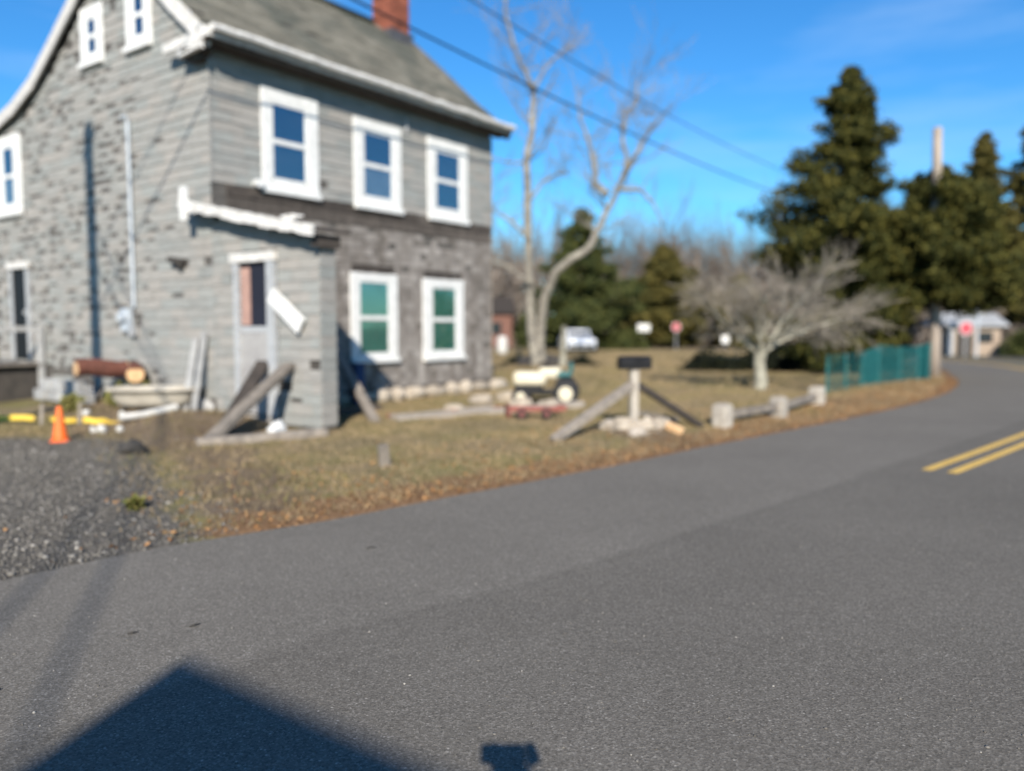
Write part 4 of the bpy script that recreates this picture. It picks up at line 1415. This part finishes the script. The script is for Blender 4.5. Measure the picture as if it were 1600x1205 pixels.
def conifer(name, label, x, y, h, prof, mat, bark='bark_dark', dens=1.0, group=None, clear=.1, leaf=(.045, .11), lean=0.0, trunk_r=.2):
    """prof: list of (height fraction, left reach, right reach)"""
    t = thing(name, label, 'tree', (x, y, gz(x, y) if y < 30 else .05), 0, group)
    tm = MB()
    tm.tube([(lean * k / 6, 0, h * .97 * k / 6 - .1) for k in range(7)], [trunk_r * (1 - k / 6.5) for k in range(7)], 8)
    cs, sz = [], []
    hs = [q[0] for q in prof]
    nb = int(190 * dens)
    for b in range(nb):
        f = clear + (1 - clear) * (b + random.random()) / nb
        rl = float(np.interp(f, hs, [q[1] for q in prof])); rr_ = float(np.interp(f, hs, [q[2] for q in prof]))
        a = b * 2.4 + random.uniform(-.5, .5)
        ca_ = math.cos(a)
        reach = (rr_ if ca_ > 0 else rl) * abs(ca_) + .5 * (rl + rr_) * (1 - abs(ca_))
        reach *= random.choice((random.uniform(.4, .85), random.uniform(.7, 1.3)))
        z0 = h * f
        base = Vector((lean * f, 0, z0 - .12 * reach))
        d = Vector((math.cos(a), math.sin(a), random.uniform(-.12, .40)))
        tip = base + d * reach
        pts = [base, base.lerp(tip, .5) + Vector((0, 0, -.06 * reach)), tip]
        tm.tube(pts, [.035, .022, .008], 4, False)
        n_ = int((40 + 120 * reach) * dens)
        tt = np.sqrt(rng.uniform(.06, 1.0, n_))
        base_a = np.array(base); tip_a = np.array(tip)
        c = base_a + (tip_a - base_a) * tt[:, None]
        wdt = .07 + .115 * reach * (1 - np.abs(tt - .55))
        c = c + rng.normal(size=(n_, 3)) * (wdt * .75)[:, None] * np.array([1, 1, .75])
        c[:, 2] -= .05 * reach * tt
        cs.append(c); sz.append(rng.uniform(leaf[0], leaf[1], n_))
    n_ = int(300 * dens)
    c = np.stack([rng.normal(0, .10, n_) + lean, rng.normal(0, .10, n_), h * (1 - np.abs(rng.normal(0, .05, n_)))], 1)
    cs.append(c); sz.append(rng.uniform(leaf[0], leaf[1], n_))
    tm.build('trunk', bark, t)
    link_obj('crown', fast_mesh('crown', cards(np.concatenate(cs), np.concatenate(sz), 1.9), 4, mat), t)
    return t
conifer('cedar_tree', 'tallest dark cedar, its pointed top left of the bare pole', 10.85, 26.0, 9.75,
        [(0, 1.5, 1.4), (.15, 1.9, 1.7), (.35, 2.3, 1.6), (.50, 2.8, 1.3), (.60, 2.6, 1.5), (.66, 1.5, 1.0), (.74, 1.75, 1.15), (.80, .8, 1.2), (.86, .7, .7), (.91, 1.0, .75), (.95, .4, .5), (1, .1, .1)], 'cedar_green', dens=1.4, group='cedars by the road', clear=.06, trunk_r=.24)
conifer('cedar_tree', 'bushy olive cedar wrapped round the foot of the bare pole', 13.45, 25.35, 6.4,
        [(0, .9, 1.0), (.3, 1.3, 1.5), (.45, 1.6, 2.2), (.65, 1.5, 2.2), (.8, 1.3, 1.8), (.92, .9, 1.2), (1, .4, .5)], 'cedar_green', dens=1.5, group='cedars by the road', clear=.40)
conifer('cedar_tree', 'low cedar filling the gap behind the green fence', 12.0, 25.8, 5.0,
        [(0, 1.3, .5), (.4, 1.4, .9), (.75, 1.1, .8), (1, .2, .2)], 'cedar_green', dens=.9, group='cedars by the road', clear=.05)
conifer('cedar_tree', 'brownish cedar across the road, left of the two at the right edge', 27.2, 46.5, 12.6,
        [(0, .5, .6), (.2, 1.5, 1.4), (.45, 1.5, 1.7), (.7, 1.2, 1.4), (.88, .85, .8), (1, .15, .15)], 'cedar_brown', dens=1.15, group='cedars by the road', clear=.2, leaf=(.07, .16))
conifer('cedar_tree', 'brownish cedar across the road, cut by the right edge', 30.4, 47.0, 13.6,
        [(0, .8, .8), (.25, 1.9, 1.8), (.5, 1.8, 1.8), (.75, 1.3, 1.4), (.92, .8, .8), (1, .2, .2)], 'cedar_brown', dens=1.1, group='cedars by the road', clear=.14, leaf=(.07, .16), trunk_r=.35)
conifer('pine_tree', 'dark evergreen standing behind the tall bare tree', 4.75, 54.0, 9.4,
        [(0, 2.6, 3.2), (.2, 3.0, 4.0), (.4, 3.0, 3.8), (.55, 2.4, 2.6), (.7, 2.0, 1.7), (.88, 1.3, 1.0), (1, .3, .3)], 'pine_green', dens=.85, group='evergreens beyond the lawn', clear=.06, leaf=(.09, .19))
conifer('pine_tree', 'rounded evergreen behind the white and pink signs', 11.4, 60.0, 7.6,
        [(0, 3.1, 3.6), (.3, 3.1, 3.6), (.6, 2.3, 2.7), (.85, 1.2, 1.4), (1, .3, .3)], 'cedar_brown', dens=1.1, group='evergreens beyond the lawn', clear=.10, leaf=(.10, .20))
conifer('pine_tree', 'small evergreen at the left end of the far tree line', 1.4, 60.0, 3.4,
        [(0, 1.2, 1.2), (.5, 1.0, 1.0), (1, .1, .1)], 'pine_green', dens=.5, group='evergreens beyond the lawn', clear=.05, leaf=(.12, .22))
conifer('pine_tree', 'far evergreen showing between the lawn tree branches', 17.2, 60.0, 5.4,
        [(0, 1.8, 2.2), (.4, 1.7, 2.0), (.8, 1.0, 1.1), (1, .2, .2)], 'cedar_brown', dens=.7, group='evergreens beyond the lawn', clear=.05, leaf=(.10, .20))
# dark shrub at right edge across the road
def shrub(label, x, y, rx, rz_, n_, mat):
    c = rng.normal(size=(n_, 3)); c /= np.linalg.norm(c, axis=1)[:, None]
    c *= rng.uniform(.5, 1.0, n_)[:, None] ** .5 * (1 + .22 * np.sin(c[:, :1] * 7 + c[:, 1:2] * 5))
    c[:, 2] = np.abs(c[:, 2])
    c *= np.array([rx, rx * .8, rz_])
    t = thing('shrub', label, 'shrub', (x, y, .0), 0, 'shrubs')
    link_obj('leaves', fast_mesh('leaves', cards(c, rng.uniform(.08, .18, n_), 1.8), 4, mat), t)
    sm = MB()
    for k in range(7):
        a = k * .9
        sm.tube([(0, 0, 0), (math.cos(a) * rx * .4, math.sin(a) * rx * .4, rz_ * .7)], [.03, .01], 4, False)
    sm.build('stems', 'bark_dark', t)
shrub('dark shrub across the road at the right edge', 28.2, 42.0, 1.9, 1.5, 5000, 'pine_green')
shrub('brown shrub low behind the spreading bare tree', 11.6, 33.5, 1.5, .85, 2600, 'leaf_litter')
shrub('dark green shrub under the left evergreen', 7.4, 53.5, 1.7, 1.2, 2600, 'pine_green')

def painted_shade(label, x0, x1, y, h, dp, n_):  # near-black leaf cards stand in for shade lying on the lawn
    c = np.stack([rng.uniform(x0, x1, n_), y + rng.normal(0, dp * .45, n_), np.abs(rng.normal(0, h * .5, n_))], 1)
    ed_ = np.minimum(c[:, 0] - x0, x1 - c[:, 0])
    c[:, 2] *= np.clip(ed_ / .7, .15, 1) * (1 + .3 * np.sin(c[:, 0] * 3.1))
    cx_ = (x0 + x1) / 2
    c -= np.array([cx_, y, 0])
    link_obj('shade_strip', fast_mesh('painted_shade', cards(c, rng.uniform(.05, .12, n_), 1.8), 4, 'shade_black'), None, (cx_, y, .04), label, 'painted_shade', 'dark strips standing in for ground shade')
foliage('shade_black', (.004, .006, .004), (.009, .012, .007), (.018, .021, .010))  # near-black tone puts the lawn shadow into the colour
painted_shade('long low dark strip standing in for lawn shade behind the spreading bare tree', 5.9, 11.4, 27.6, .46, .9, 14000)
painted_shade('small dark patch standing in for ground shade left of the tall bare tree', -.45, .75, 32.6, .30, .6, 2200)
painted_shade('small dark patch standing in for ground shade right of the tall bare tree', 2.1, 3.5, 31.8, .28, .6, 2200)
# far leafless wood, one mass
random.seed(5)
proto = []
for k in range(5):
    a, b = MB(), MB()
    a.tube([(0, 0, 0), (.1, 0, 2.2), (0, .1, 4.2)], [.17, .14, .10], 5, False)
    for j in range(5):
        ang = j * 1.26
        grow(a, b, (0, 0, 2.0 + j * .5), (math.cos(ang), math.sin(ang), 1.2), 2.3, .085, 1, 4, .6, .1, 0, .25, (2, 3))
    a.f += [tuple(i + len(a.v) for i in q) for q in b.f]; a.v += b.v
    tri = []
    for q in a.f:
        tri.append(q)
    proto.append((np.array(a.v), np.array([q if len(q) == 4 else q + (q[-1],) for q in a.f])))
VV, FF, off = [], [], 0
for k in range(460):
    pv, pf = proto[k % 5]
    x = random.uniform(-10, 62) if k < 300 else random.uniform(-75, -10); y = random.uniform(64, 100)
    s_ = random.uniform(.75, 1.3) * (1.0 if x < 30 else .9); a = random.uniform(0, 6.28)
    c_, n_ = math.cos(a), math.sin(a)
    q = np.stack([(pv[:, 0] * c_ - pv[:, 1] * n_) * s_ * 1.1 + x, (pv[:, 0] * n_ + pv[:, 1] * c_) * s_ * 1.1 + y, pv[:, 2] * s_ * 1.12], 1)
    VV.append(q); FF.append(pf + off); off += len(q)
VV = np.concatenate(VV); FF = np.concatenate(FF)
me = bpy.data.meshes.new('far_wood')
me.vertices.add(len(VV)); me.vertices.foreach_set('co', VV.astype(np.float32).ravel())
me.loops.add(FF.size); me.loops.foreach_set('vertex_index', FF.astype(np.int32).ravel())
me.polygons.add(len(FF)); me.polygons.foreach_set('loop_start', np.arange(0, FF.size, 4, dtype=np.int32))
me.update(calc_edges=True); me.validate()
me.materials.append(M['wood_far'])
link_obj('far_wood', me, kind='stuff', label='leafless grey-brown wood along the far side of the field', cat='wood')
# brown brush at its foot
n_ = 90000
c = np.stack([np.where(np.arange(n_) < 60000, rng.uniform(-10, 62, n_), rng.uniform(-75, -10, n_)), rng.uniform(62, 72, n_), np.abs(rng.normal(0, 1.9, n_)) * (1 + .5 * np.sin(np.arange(n_) * .01))], 1)
link_obj('far_brush', fast_mesh('far_brush', cards(c, rng.uniform(.10, .30, n_), 3.5), 4, 'wood_far'), kind='stuff', label='brown brush along the foot of the far wood', cat='brush')

# ------------------------------------------------------------------ small far things
car = thing('white_car', 'white car parked far across the field beyond the bare tree', 'car', (3.95, 48.5, .0), R(4))
def car_body(z0, prof, hw_):
    m_ = MB(); n2 = len(prof)
    m_.v = [(-hw_, p[0], p[1]) for p in prof] + [(hw_, p[0], p[1]) for p in prof]
    m_.f = [tuple(range(n2)), tuple(range(n2, 2 * n2))[::-1]] + [(i, n2 + i, n2 + (i + 1) % n2, (i + 1) % n2) for i in range(n2)]
    return m_
cb = car_body(0, [(-2.0, .30), (-2.05, .62), (-1.9, .82), (-1.0, .92), (1.3, .95), (2.0, .90), (2.1, .55), (2.05, .30)], .84).build('body', 'car_white', car)
car_body(0, [(-.95, .90), (-.35, 1.38), (.9, 1.42), (1.55, .93)], .70).build('cabin', 'car_white', car)
MB().box((0, -.68, 1.15), (1.22, .03, .40), (R(-51) + R(90) - R(90), 0, 0)).build('windscreen', 'car_glass', car)
for s_ in (-1, 1):
    MB().box((s_ * .712, .3, 1.16), (.02, 1.2, .28)).build('side_window', 'car_glass', car)
    MB().box((s_ * .58, -2.04, .62), (.3, .04, .13), bev=.01).build('headlight', 'galvanised', car)
    for yy in (-1.25, 1.3):
        wh = link_obj('wheel', None, car); wh.location = (s_ * .80, yy, .31)
        MB().lathe([(.2, -.1), (.29, -.1), (.31, 0), (.29, .1), (.2, .1)], 16, axis='x').build('tyre', 'black_rubber', wh)
        MB().lathe([(.19, -.11), (.19, .11)], 12, axis='x').build('rim', 'galvanised', wh)
MB().box((0, -2.06, .45), (1.5, .05, .14), bev=.02).build('bumper', 'black_metal', car)

def sign(name, label, x, y, h, shape, mat, size, cat='sign'):
    t = thing(name, label, cat, (x, y, .0), 0, 'small signs')
    MB().tube([(0, .03, 0), (0, .03, h + size[1] * .4)], .03, 6).build('post', 'grey_metal', t)
    if shape == 'oct':
        f_ = MB().lathe([(size[0] / 2, 0), (size[0] / 2, -.012)], 8, (0, 0, h), 'y')
        f_.build('border', 'white_paint', t)
        MB().lathe([(size[0] * .44, -.013), (size[0] * .44, -.017)], 8, (0, 0, h), 'y').build('face', mat, t)
    else:
        MB().box((0, 0, h), (size[0], .02, size[1]), bev=.006).build('face', mat, t)
sign('road_sign', 'white sign board against the dark evergreen far across the field', 9.1, 55.0, 1.5, 'rect', 'white_paint', (.85, .5))
sign('road_sign', 'small round pink-red sign right of the white sign across the field', 11.35, 55.0, 1.56, 'oct', 'sign_red', (.62, .62))
sign('road_sign', 'pink-red sign by the garage where the road bends out of sight', 23.4, 41.0, 1.5, 'oct', 'sign_red', (.75, .75))
sign('road_sign', 'small white board low at the far edge of the lawn', 15.7, 58.5, .66, 'rect', 'white_paint', (.55, .55))
MB().lathe([(.26, 0), (.30, .2), (.30, .6), (.26, .82)], 14).build('barrel', 'blue_plastic', None, loc=(8.88, 57.5, .03), label='light blue barrel at the far edge of the field', cat='barrel')
MB().lathe([(.26, 0), (.30, .3), (.28, .9), (.2, 1.0)], 14).build('barrel', 'pvc', None, loc=(-.55, 45.0, .03), label='white barrel just beyond the far corner of the house', cat='barrel')
lamp = thing('yard_lamp', 'grey lamp post with a white globe beside the garage', 'lamp', (24.1, 41.2, 0), 0)
MB().tube([(0, 0, 0), (0, 0, 2.75)], .06, 8).build('post', 'galvanised', lamp)
MB().lathe([(.05, 2.75), (.2, 2.85), (.24, 3.02), (.18, 3.2), (.05, 3.26)], 14).build('globe', 'white_paint', lamp)
# garage beyond the bend
ga = thing('garage', 'small pale garage with white roof beyond the bend of the road', 'garage', (24.2, 43.6, 0), R(-8))
MB().ext(-.2, 2.4, 0, 3, 0, 1.75).build('wall', 'beige_wall', ga)
gr_ = MB(); gr_.add([(-.5, -.3, 1.72), (2.7, -.3, 1.72), (2.7, 1.5, 2.35), (-.5, 1.5, 2.35), (-.5, 3.3, 1.72), (2.7, 3.3, 1.72), (-.5, -.3, 1.60), (2.7, -.3, 1.60), (-.5, 3.3, 1.60), (2.7, 3.3, 1.60)],
                    [(0, 1, 2, 3), (3, 2, 5, 4), (6, 7, 1, 0), (4, 5, 9, 8), (0, 3, 4, 8, 6), (1, 7, 9, 5, 2), (6, 8, 9, 7)])
gr_.build('roof', 'roof_white', ga)
MB().ext(.15, 1.0, -.03, .02, 0, 1.5).build('garage_door', 'tar_paper', ga)
MB().ext(-.21, -.02, -.04, .02, 0, 1.6).build('trim', 'white_paint', ga)
MB().ext(1.3, 2.0, -.03, .02, .7, 1.3).build('window', 'car_glass', ga)
# brown shed behind the house corner
bs = thing('brown_shed', 'reddish brown shed seen past the far house corner', 'shed', (-3.2, 60.0, 0), R(5))
MB().ext(-3.5, 3.2, 0, 4, 0, 2.6).build('wall', 'brown_wall', bs)
b_ = MB(); b_.add([(-3.8, -.3, 2.55), (3.5, -.3, 2.55), (3.5, 2, 3.9), (-3.8, 2, 3.9), (-3.8, 4.3, 2.55), (3.5, 4.3, 2.55)], [(0, 1, 2, 3), (3, 2, 5, 4), (0, 3, 4), (1, 5, 2), (0, 4, 5, 1)])
b_.build('roof', 'dark_wood', bs)
MB().ext(-1, .2, -.03, .02, .1, 2.1).build('door', 'white_paint', bs)
MB().ext(1.4, 2.4, -.03, .02, 1.0, 1.9).build('window', 'car_glass', bs)

# ------------------------------------------------------------------ grass, litter, gravel, grit
def scatter(n_, x0, x1, y0, y1, keep):
    x = rng.uniform(x0, x1, n_); y = rng.uniform(y0, y1, n_)
    d = edge_dist(x, y)
    m_ = keep(x, y, d)
    return x[m_], y[m_], d[m_]
def in_house(x, y):
    u = (x - HX) * hU.x + (y - HY) * hU.y; v = (x - HX) * hV.x + (y - HY) * hV.y
    return ((u > -.05) & (u < LEN + .1) & (v > -.08) & (v < VB)) | ((u > -.1) & (u < WT + .05) & (v > WV - .05) & (v < 0))
def in_view(x, y):
    return (np.abs(x) < .70 * y + .5)
def blades(name, mat, x, y, d, h, wd, lean=.5, label=None):
    n_ = len(x)
    z = ground_z(x, y, d)
    a = rng.uniform(0, 2 * np.pi, n_)
    hh = rng.uniform(h[0], h[1], n_)
    le = rng.normal(0, lean, (n_, 2)) * hh[:, None]
    dx, dy = np.cos(a) * wd / 2, np.sin(a) * wd / 2
    v = np.zeros((n_, 3, 3))
    v[:, 0] = np.stack([x - dx, y - dy, z - .01], 1)
    v[:, 1] = np.stack([x + dx, y + dy, z - .01], 1)
    v[:, 2] = np.stack([x + le[:, 0], y + le[:, 1], z + hh], 1)
    return link_obj(name, fast_mesh(name, v, 3, mat), kind='stuff', label=label, cat='grass')
def ok_grass(x, y, d):
    g_, di, li = cover(x, y, d)
    return (d > .12) & in_view(x, y) & ~in_house(x, y) & (rng.uniform(size=len(x)) > np.maximum(g_ * 1.1, .6 * di))
x, y, d = scatter(240000, -8, 14, 5.5, 19, ok_grass)
blades('dry_grass', 'grass_blade', x, y, d, (.02, .06), .012, .9, 'dry tan lawn grass between the house and the road')
def ok_green(x, y, d):
    k = np.sin(x * 1.3 + 2 * np.sin(y * .9)) * np.cos(y * 1.1 - x * .7)
    return ok_grass(x, y, d) & (d > .5) & (k > .25)
x, y, d = scatter(150000, -8, 18, 6, 30, ok_green)
blades('green_grass', 'green_blade', x, y, d, (.02, .06), .012, .8, 'greener grass patches in the lawn')
x, y, d = scatter(120000, -4, 26, 19, 50, lambda x, y, d: (d > .3) & in_view(x, y) & ~in_house(x, y))
blades('field_grass', 'grass_blade', x, y, d, (.03, .09), .03, .9, 'pale dry field grass behind the spreading bare tree')
def ok_lit(x, y, d):
    g_, di, li = cover(x, y, d)
    return (d > -.04) & in_view(x, y) & ~in_house(x, y) & (rng.uniform(size=len(x)) < li * .8)
x, y, d = scatter(130000, -5, 15, 5, 24, ok_lit)
c = np.stack([x, y, ground_z(x, y, d) + rng.uniform(.004, .03, len(x))], 1)
link_obj('leaf_litter', fast_mesh('leaf_litter', cards(c, rng.uniform(.012, .034, len(x)), 1.8, .35), 4, 'leaf_litter'), kind='stuff', label='orange-brown fallen leaves and needles along the road edge', cat='leaves')
# gravel
def stones(name, mat, x, y, z, r, label=None, cat='gravel'):
    bm = bmesh.new(); bmesh.ops.create_icosphere(bm, subdivisions=1, radius=1)
    bv = np.array([q.co[:] for q in bm.verts])
    bm.verts.index_update()
    bf = np.array([[q.index for q in f_.verts] for f_ in bm.faces]); bm.free()
    n_ = len(x)
    sc = r[:, None, None] * rng.uniform(.6, 1.25, (n_, 1, 3)) * np.array([1, 1, .75])
    v = bv[None] * sc * rng.uniform(.8, 1.2, (n_, len(bv), 1))
    a = rng.uniform(0, 6.28, n_)
    ca_, sa_ = np.cos(a)[:, None], np.sin(a)[:, None]
    v = np.stack([v[..., 0] * ca_ - v[..., 1] * sa_, v[..., 0] * sa_ + v[..., 1] * ca_, v[..., 2]], -1)
    v += np.stack([x, y, z], 1)[:, None]
    F = (bf[None] + (np.arange(n_) * len(bv))[:, None, None]).reshape(-1, 3)
    me = bpy.data.meshes.new(name)
    me.vertices.add(n_ * len(bv)); me.vertices.foreach_set('co', v.astype(np.float32).ravel())
    me.loops.add(F.size); me.loops.foreach_set('vertex_index', F.astype(np.int32).ravel())
    me.polygons.add(len(F)); me.polygons.foreach_set('loop_start', np.arange(0, F.size, 3, dtype=np.int32))
    me.update(calc_edges=True)
    me.materials.append(M[mat])
    link_obj(name, me, kind='stuff', label=label, cat=cat)
t = NT('gravel_stone')
t.col(t.ramp(t.rand(), [(0, (.085, .078, .067)), (.5, (.130, .121, .107)), (.88, (.168, .157, .140)), (1, (.34, .32, .285))]))
t.bump(t.noise(120, 3), .4, .004)
M['gravel_stone'] = t.set(.9, .2)
def ok_gravel(x, y, d):
    g_, di, li = cover(x, y, d)
    return (d > -.05) & in_view(x, y) & (rng.uniform(size=len(x)) < g_ ** 1.5) & (rng.uniform(size=len(x)) < np.clip(9 / y, 0, 1))
x, y, d = scatter(70000, -9, -1.5, 4.6, 11.5, ok_gravel)
stones('gravel', 'gravel_stone', x, y, ground_z(x, y, d) + .004, np.clip(rng.lognormal(math.log(.0075), .45, len(x)), .003, .028), 'loose grey gravel of the parking area beside the road')
# loose grit on the asphalt
x, y, d = scatter(5200, -3.2, 5, 2.3, 8, lambda x, y, d: (d < -.05) & in_view(x, y))
stones('road_grit', 'gravel_stone', x, y, np.full(len(x), .001), np.clip(rng.lognormal(math.log(.0028), .45, len(x)), .0015, .011), 'loose grit on the asphalt', 'grit')
# a few dark twigs and pale flat stones
for (x, y, a, L) in ((-2.0, 4.02, .3, .05), (-1.72, 4.12, .5, .06), (-1.05, 5.62, .1, .07), (-2.28, 3.35, .8, .05)):
    MB().tube([(0, 0, .004), (math.cos(a) * L * .5, math.sin(a) * L * .5, .008), (math.cos(a + .3) * L, math.sin(a + .3) * L, .004)], [.004, .006, .003], 6).build('twig_bit', 'rock_dark', None, loc=(x, y, .002), label='tiny dark twig lying on the asphalt', cat='twig', group='dark twigs on the asphalt')

# ------------------------------------------------------------------ behind the viewer: the neighbour house and the photographer (their shadows fall on the road)
H0 = 6.5
rd = Vector((.80, -.60, 0)); pdv = Vector((.60, .80, 0))
pk = Vector((-1.38, 3.74 - H0 / math.tan(R(SUN_EL)), H0))
nb_ = thing('neighbour_house', 'gabled house across the road whose roof shadow falls on the asphalt', 'house', (pk.x, pk.y, 0), math.atan2(rd.y, rd.x))
# local x along the ridge, local y towards the road
sl, half = 1.15, 3.0
zr = MB()
def rf(x0, x1):
    for s_ in (1, -1):
        a, b = (0, H0), (s_ * (half + .3), H0 - sl * (half + .3))
        q = [a, b, (b[0], b[1] - .12), (a[0], a[1] - .12)]
        zr.add([(x0, *p) for p in q] + [(x1, *p) for p in q], [(0, 1, 2, 3), (4, 7, 6, 5), (0, 4, 5, 1), (1, 5, 6, 2), (2, 6, 7, 3), (3, 7, 4, 0)])
rf(0, 9.0)
zr.build('roof', 'roof_shingle', nb_)
wm = MB(); hz_ = H0 - sl * half - .15
pg = [(-half, 0), (-half, hz_), (0, H0 - .16), (half, hz_), (half, 0)]
wm.add([(.3, *p) for p in pg] + [(8.7, *p) for p in pg], [(0, 1, 2, 3, 4), (9, 8, 7, 6, 5), (0, 5, 6, 1), (1, 6, 7, 2), (2, 7, 8, 3), (3, 8, 9, 4), (4, 9, 5, 0)])
wm.build('wall', 'house_wall', nb_)
for x0 in (1.5, 5.8):
    f_ = MB().ext(x0, x0 + 1.1, half + .0, half + .06, 1.0, 2.3).build('window', 'white_paint', nb_)
    MB().ext(x0 + .1, x0 + 1.0, half + .055, half + .07, 1.1, 2.2).build('pane', 'car_glass', f_)
dd = MB().ext(3.7, 4.65, half, half + .06, .1, 2.2).build('door', 'brown_wall', nb_)
MB().ext(4.45, 4.52, half + .06, half + .1, 1.05, 1.15).build('handle', 'grey_metal', dd)

ph = thing('phone', 'dark phone held up by the photographer', 'phone', (.015, -.016, 1.60), 0)
MB().box((0, 0, 0), (.165, .009, .078), (R(4), 0, 0), bev=.003).build('case', 'black_metal', ph)
MB().box((0, -.0055, 0), (.155, .002, .070), (R(4), 0, 0)).build('screen', 'car_glass', ph)

def skin_figure(name, verts, edges, radii, mat, parent, root=0, sub=2):
    me = bpy.data.meshes.new(name)
    me.from_pydata(verts, edges, [])
    o = link_obj(name, me, parent)
    md = o.modifiers.new('skin', 'SKIN')
    md.use_smooth_shade = True
    for i, r in enumerate(radii):
        sv = me.skin_vertices[0].data[i]
        sv.radius = (r, r) if not hasattr(r, '__len__') else r
        sv.use_root = (i == root)
    ms = o.modifiers.new('sub', 'SUBSURF'); ms.levels = sub; ms.render_levels = sub
    me.materials.append(M[mat])
    return o
pe = thing('person', 'photographer in dark jacket holding a phone up with both hands', 'person', (.05, -.36, .05), 0)
# body: one continuous surface; coordinates relative to the feet, facing +y
bv = [(0, 0, .95), (0, .0, 1.15), (0, -.01, 1.34), (0, 0, 1.42), (0, .01, 1.50),                 # 0 pelvis .. 4 neck top
      (-.17, 0, 1.36), (-.22, .08, 1.16), (-.14, .24, 1.35), (-.085, .315, 1.50),                 # 5-8 left arm to wrist
      (.17, 0, 1.36), (.22, .08, 1.16), (.14, .24, 1.35), (.085, .315, 1.50),                     # 9-12 right arm
      (-.09, 0, .88), (-.10, .02, .48), (-.10, -.02, .09), (-.11, .12, .04),
      (.09, 0, .88), (.10, .02, .48), (.10, -.02, .09), (.11, .12, .04)]
be = [(0, 1), (1, 2), (2, 3), (3, 4), (2, 5), (5, 6), (6, 7), (7, 8), (2, 9), (9, 10), (10, 11), (11, 12), (0, 13), (13, 14), (14, 15), (15, 16), (0, 17), (17, 18), (18, 19), (19, 20)]
br_ = [(.15, .11), (.14, .10), (.15, .10), .06, .055, .065, .05, .042, .03, .065, .05, .042, .03, .085, .06, .045, .04, .085, .06, .045, .04]
skin_figure('body', bv, be, br_, 'jacket', pe)
hd = MB()
bm = bmesh.new(); bmesh.ops.create_uvsphere(bm, u_segments=20, v_segments=14, radius=1)
for q in bm.verts:
    x_, y_, z_ = q.co
    jaw = 1 - .22 * max(0, -z_)
    hd.v.append((x_ * .072 * jaw, y_ * .092 * (1 - .1 * max(0, -z_)) + .02 + (.014 * math.exp(-((x_ / .18) ** 2 + ((z_ + .12) / .22) ** 2)) if y_ > .5 else 0), 1.595 + z_ * .108))
bm.verts.index_update()
hd.f = [[q.index for q in f_.verts] for f_ in bm.faces]; bm.free()
head = hd.build('head', 'skin', pe, smooth=True)
for s_ in (-1, 1):
    MB().blob((s_ * .072, .02, 1.59), .03, 2, .1, (.35, .7, 1)).build('ear', 'skin', head, smooth=True)
    MB().blob((s_ * .03, .103, 1.605), .011, 2, 0).build('eye', 'white_paint', head, smooth=True)
MB().box((0, .108, 1.545), (.04, .006, .006)).build('mouth', 'red_paint', head)
hr = MB().blob((0, -.002, 1.635), 1, 3, .06, (.080, .098, .085)); hr.build('hair', 'hair', head, smooth=True)
for s_ in (-1, 1):
    hx = s_ * .085
    V_ = [(hx, .32, 1.505), (hx, .332, 1.535)]; E_ = [(0, 1)]; R_ = [.026, .03]
    for k in range(4):
        zf = 1.522 + k * .017
        b0 = len(V_)
        V_ += [(hx, .34, zf), (hx - s_ * .002, .358, zf + .002), (hx - s_ * .022, .364, zf + .003), (hx - s_ * (.036 + .004 * (k in (1, 2))), .358, zf + .003)]
        E_ += [(1, b0), (b0, b0 + 1), (b0 + 1, b0 + 2), (b0 + 2, b0 + 3)]
        R_ += [.010, .009, .008, .0075]
    b0 = len(V_)
    V_ += [(hx - s_ * .01, .315, 1.525), (hx - s_ * .03, .318, 1.54), (hx - s_ * .045, .325, 1.55)]
    E_ += [(0, b0), (b0, b0 + 1), (b0 + 1, b0 + 2)]
    R_ += [.012, .010, .009]
    skin_figure('hand', V_, E_, R_, 'skin', pe, 0, 1)
